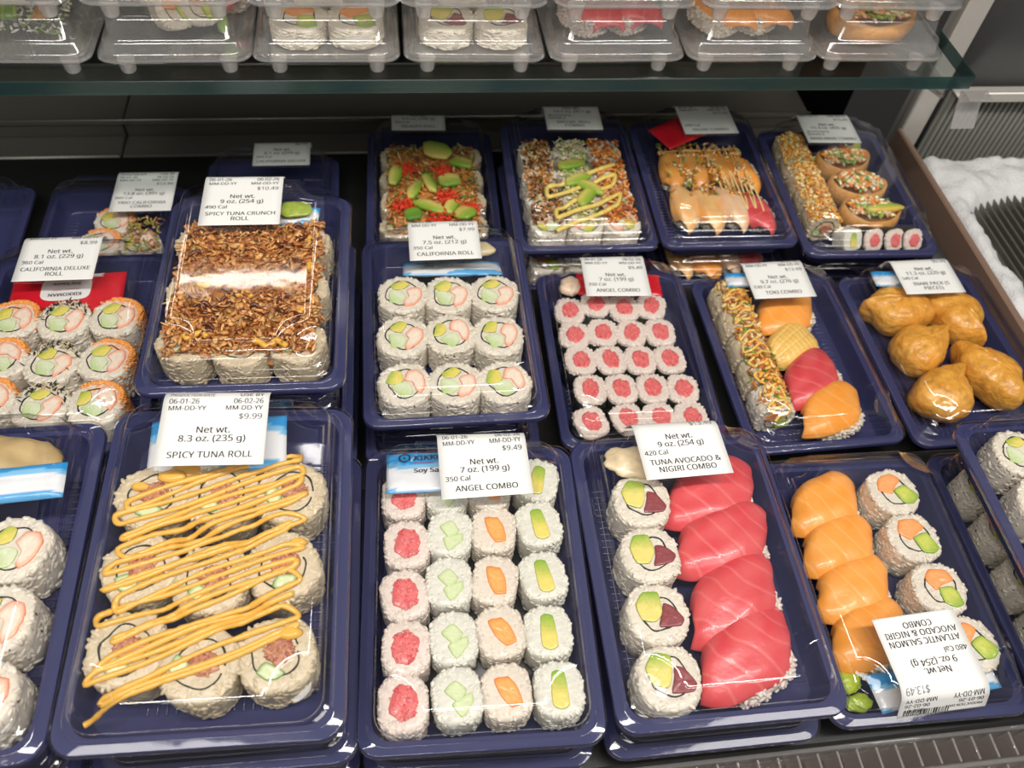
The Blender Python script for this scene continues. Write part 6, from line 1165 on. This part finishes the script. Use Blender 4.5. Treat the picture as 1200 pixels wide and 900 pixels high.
# TRIO CALIFORNIA COMBO and lower-box peeks
for i, (x, y, a) in enumerate([(.004, .036, .2), (-.004, .006, 0), (.032, .004, .6), (-.002, -.030, .3), (.034, -.032, .2)]):
    put(DEL[i % 3] if i not in (2,) else CAL[1], 'california_roll', inbox('C1', x, y, .0032, a), 'orange-edged crab roll, %s in the TRIO CALIFORNIA box' % ('half under the label', 'second back', 'beside the shreds', 'third back', 'front one')[i], 'sushi roll', 'TRIO CALIFORNIA rolls')
rng = np.random.default_rng(51); m = MB(); scatter(m, 260, rng, (.018, .050), (-.010, .036), lambda x, y: .030, ((.0030, .0009), (.0018, .0013)), ((.48, .22, .08), (.60, .36, .14), (.30, .40, .08), (.24, .08, .03)), .006)
thing_mesh('crisp_topping', m, M_FOOD, TM['C1'], 'brown and green crisp topping in the TRIO CALIFORNIA box', 'topping', 'stuff')
for k, lst in (('C3', [(SAV[0], 'special_roll', -.034, -.066, 'salmon roll at the front of the box under the SPECIAL ROLL COMBO box', 1), (CAL[0], 'special_roll', .001, -.066, 'crab roll at the front of the box under the SPECIAL ROLL COMBO box', 1), (SPI[1], 'special_roll', .035, -.066, 'dark tuna roll in the box under the SPECIAL ROLL COMBO box', 1)]),
               ('C4', [(NSH, 'shrimp_nigiri', -.033, -.050, 'pale shrimp nigiri in the box under the nigiri fan', 0), (NS[1], 'salmon_nigiri', -.008, -.052, 'orange nigiri in the box under the nigiri fan', 0), (NW, 'fish_nigiri', .017, -.050, 'pale fish nigiri in the box under the nigiri fan', 0), (NT[2], 'tuna_nigiri', .037, -.044, 'red tuna nigiri in the box under the nigiri fan', 0)])):
    for pr, nm, x, y, ds, up in lst:
        put(pr, nm, LOWER[k] @ loc(x, y, .0034, 0 if up else 1.5) @ Matrix.Scale(.92, 4), ds, 'sushi roll' if up else 'nigiri', 'sushi in the lower boxes')

# ------------------------------------------------------------------ clear boxes on the glass shelf
SW, SL, SZ = .107, .118, .0932
def sbox_meshes():
    hw, hl = SW/2, SL/2; b = MB(); up = lambda lp: [(x, y, z+.004) for q in lp for x, y, z in q]
    lp = [rloop(hw-.008, hl-.008, .010, .0072), rloop(hw-.003, hl-.003, .010, .0100), rloop(hw-.0008, hl-.0008, .011, .0112), rloop(hw, hl, .011, .0095), rloop(hw-.0008, hl-.0008, .011, .0080), rloop(hw-.004, hl-.004, .010, .0070), rloop(hw-.010, hl-.010, .010, .0052)]
    b.add(up(lp), loops_faces(len(lp), len(lp[0])))
    base = b.mesh('base', M_CLEARBASE, True, 45); l = MB()
    lp = [rloop(hw+.0006, hl+.0006, .0115, .0098), rloop(hw-.0002, hl-.0002, .011, .0122), rloop(hw-.003, hl-.003, .010, .0126), rloop(hw-.0042, hl-.0042, .010, .0136), rloop(hw-.0050, hl-.0050, .010, .0205), rloop(hw-.0066, hl-.0066, .010, .0214),
          rloop(hw-.0090, hl-.0080, .010, .0222), rloop(hw-.0105, hl-.0100, .010, .0352), rloop(hw-.0120, hl-.0115, .010, .0367), rloop(hw-.016, hl-.016, .009, .0370)]
    l.add(up(lp), loops_faces(len(lp), len(lp[0]), False, True))
    lid = l.mesh('lid', M_SLID, True, 60); f = MB(); cyl(f, 0, 0, 0, .0098, .0056, .0064, n=20)
    return base, lid, f.mesh('foot', M_FROSTED, True, 40)
M_SLID = clear('shelf_box_lid', (.95, .945, .94), .085, .75, .09, 2.4, 45, .2, milky=.05)
SB, SLD, SFT = sbox_meshes()
SX = [-.265, -.1555, -.0470, .0635, .1725, .2825, .3905]
SDESC = ['of greens and brown strips', 'of salmon rolls with a green stick', 'of salmon and avocado rolls', 'of tuna and avocado rolls', 'of pink tuna nigiri', 'of orange salmon nigiri', 'of a stuffed tofu cup']
SM = {}
for lev in (0, 1):
    for i, x in enumerate(SX):
        M = loc(x+(0.002*((i*7) % 3-1) if lev else 0), .5605+SL/2+(.003 if lev else 0), SZ+.0412*lev, .012*((i*5) % 3-1)); SM[(lev, i)] = M
        e = empty('clear_food_box', M)
        T(e, ('small clear footed box %s on the glass shelf' % SDESC[i]) if lev == 0 else ('upper clear footed box stacked on the box %s' % SDESC[i]), 'food box', 'clear boxes on the glass shelf')
        link('base', SB, e); link('lid', SLD, e)
        for sx in (-1, 1):
            for sy in (-1, 1): link('foot', SFT, e, loc(sx*.036, sy*.0470, 0))
def onshelf(i, x, y, z=.0075, rz=0, ex=None, lev=0):
    M = SM[(lev, i)] @ loc(x, y, z+.004, rz); return M @ ex if ex is not None else M
FACE = Matrix.Rotation(PI/2, 4, 'X')                       # cut face towards the front
def standing(pr, i, x, y, s, label, nm='shelf_roll', rz=0, tip=0, lev=0):
    put(pr, nm, onshelf(i, x, y, .0076+URA_R*s*1.0, rz, Matrix.Rotation(-tip, 4, 'X') @ FACE @ Matrix.Scale(s, 4)), label, 'sushi roll', 'rolls in the clear shelf boxes')
for i, prs, nm in ((2, SAV, 'salmon and avocado'), (3, TAV, 'tuna and avocado')):
    for q, (x, y) in enumerate([(-.0200, -.0220), (.0215, -.0220), (-.0200, .0195), (.0215, .0195)]):
        put(prs[q % 3], 'shelf_roll', onshelf(i, x, y, .0076, .3*q-.3, Matrix.Diagonal((1.12, 1.12, .56, 1))), 'rice roll of %s, %s, in a clear shelf box' % (nm, ('front left', 'front right', 'back left', 'back right')[q]), 'sushi roll', 'rolls in the clear shelf boxes')
for q, (x, y, a) in enumerate([(-.006, -.010, .5), (.014, -.004, .35)]):
    standing(SAV[q], 1, x, y, .80, 'pale salmon roll %s in the clear box with a green stick' % ('leaning at the front', 'leaning behind')[q], rz=a, tip=.5)
m = MB(); box(m, -.004, .004, -.018, .018, 0, .008, (.30, .48, .10), .002); thing_mesh('cucumber_stick', m, M_FOOD, onshelf(1, .029, -.008, .022, .25, Matrix.Rotation(.9, 4, 'X')), 'green cucumber stick leaning in a clear shelf box', 'cucumber')
put(NT[0], 'tuna_nigiri', onshelf(1, .033, .024, .0078, 1.3, Matrix.Scale(.8, 4)), 'red tuna nigiri behind the green stick in a clear shelf box', 'nigiri', 'nigiri in the clear shelf boxes')
for i, pr, nm, ds in ((4, NT, 'tuna_nigiri', 'pink tuna'), (5, NS, 'salmon_nigiri', 'orange salmon')):
    for q, (x, a) in enumerate([(-.027, 1.35), (.004, 1.35)]):
        xx = x+.010 if i == 4 else x+.008
        put(pr[q], nm, onshelf(i, xx, -.007+.003*q, .0095, -a+.25, Matrix.Scale(.94, 4)), '%s nigiri, %s, in a clear shelf box' % (ds, ('left one', 'right one')[q]), 'nigiri', 'nigiri in the clear shelf boxes')
put(CUP[0], 'inari_cup', onshelf(6, .000, -.018, .0095, .05, Matrix.Diagonal((1.38, 1.38, .95, 1))), 'large stuffed tofu cup in the last clear box on the shelf', 'tofu cup')
slab_M = onshelf(6, .012, -.018, .0295, .2)
m = MB(); box(m, -.018, .018, -.006, .006, 0, .004, (.45, .55, .12), .0018); thing_mesh('avocado_slice', m, M_FOOD, slab_M, 'avocado strip on the large tofu cup on the shelf', 'avocado')
rng = np.random.default_rng(71); m = MB()
scatter(m, 330, rng, (-.034, .030), (-.036, .030), lambda x, y: .0085+.010*max(0, 1-(x/.04)**2), ((.0030, .0012), (.0026, .0012)), ((.66, .64, .57), (.62, .60, .53), (.30, .44, .08)), .005)
thing_mesh('rice_bed', m, M_RICE, SM[(0, 0)] @ loc(0, 0, .004), 'loose white rice bed in the first clear shelf box', 'rice', 'stuff')
for q, (x, a, c, ds) in enumerate([(.016, .1, (.55, .27, .08), 'brown strip'), (-.010, .2, (.30, .46, .06), 'green lettuce strip'), (-.028, -.3, (.50, .56, .14), 'yellow-green strip'), (.002, -.2, (.14, .28, .04), 'dark green strip')]):
    m = MB(); n = 14; P = [(.004*math.sin(t*5+q), -.026+.052*t, .006*math.sin(t*PI)) for t in np.linspace(0, 1, n)]; V = []
    for (x_, y_, z_) in P:
        V += [(x_-.005, y_, z_), (x_+.005, y_, z_+.001), (x_+.005, y_, z_+.003), (x_-.005, y_, z_+.0022)]
    m.add(V, loops_faces(n, 4), c); thing_mesh('vegetable_strip', m, M_FOOD, onshelf(0, x, -.004, .024, a), '%s draped on rice in the first clear shelf box' % ds, 'vegetable strip', None, 'vegetable strips')
for i in range(7):
    pr, nm, cat = [(CAL[1], 'shelf_roll', 'sushi roll'), (SAV[1], 'shelf_roll', 'sushi roll'), (CAL[2], 'shelf_roll', 'sushi roll'), (TAV[1], 'shelf_roll', 'sushi roll'), (NT[2], 'tuna_nigiri', 'nigiri'), (NS[2], 'salmon_nigiri', 'nigiri'), (CUP[1], 'inari_cup', 'tofu cup')][i]
    put(pr, nm, onshelf(i, -.005, -.018, .0078, .2, Matrix.Scale(.9, 4), 1), '%s in the clear box above the box %s' % (nm.split('_')[1], SDESC[i]), cat, 'food in the upper clear boxes')

dups = {k: v for k, v in LABELS.items() if len(v) > 1}
assert not dups and not BADL, (dups, BADL)
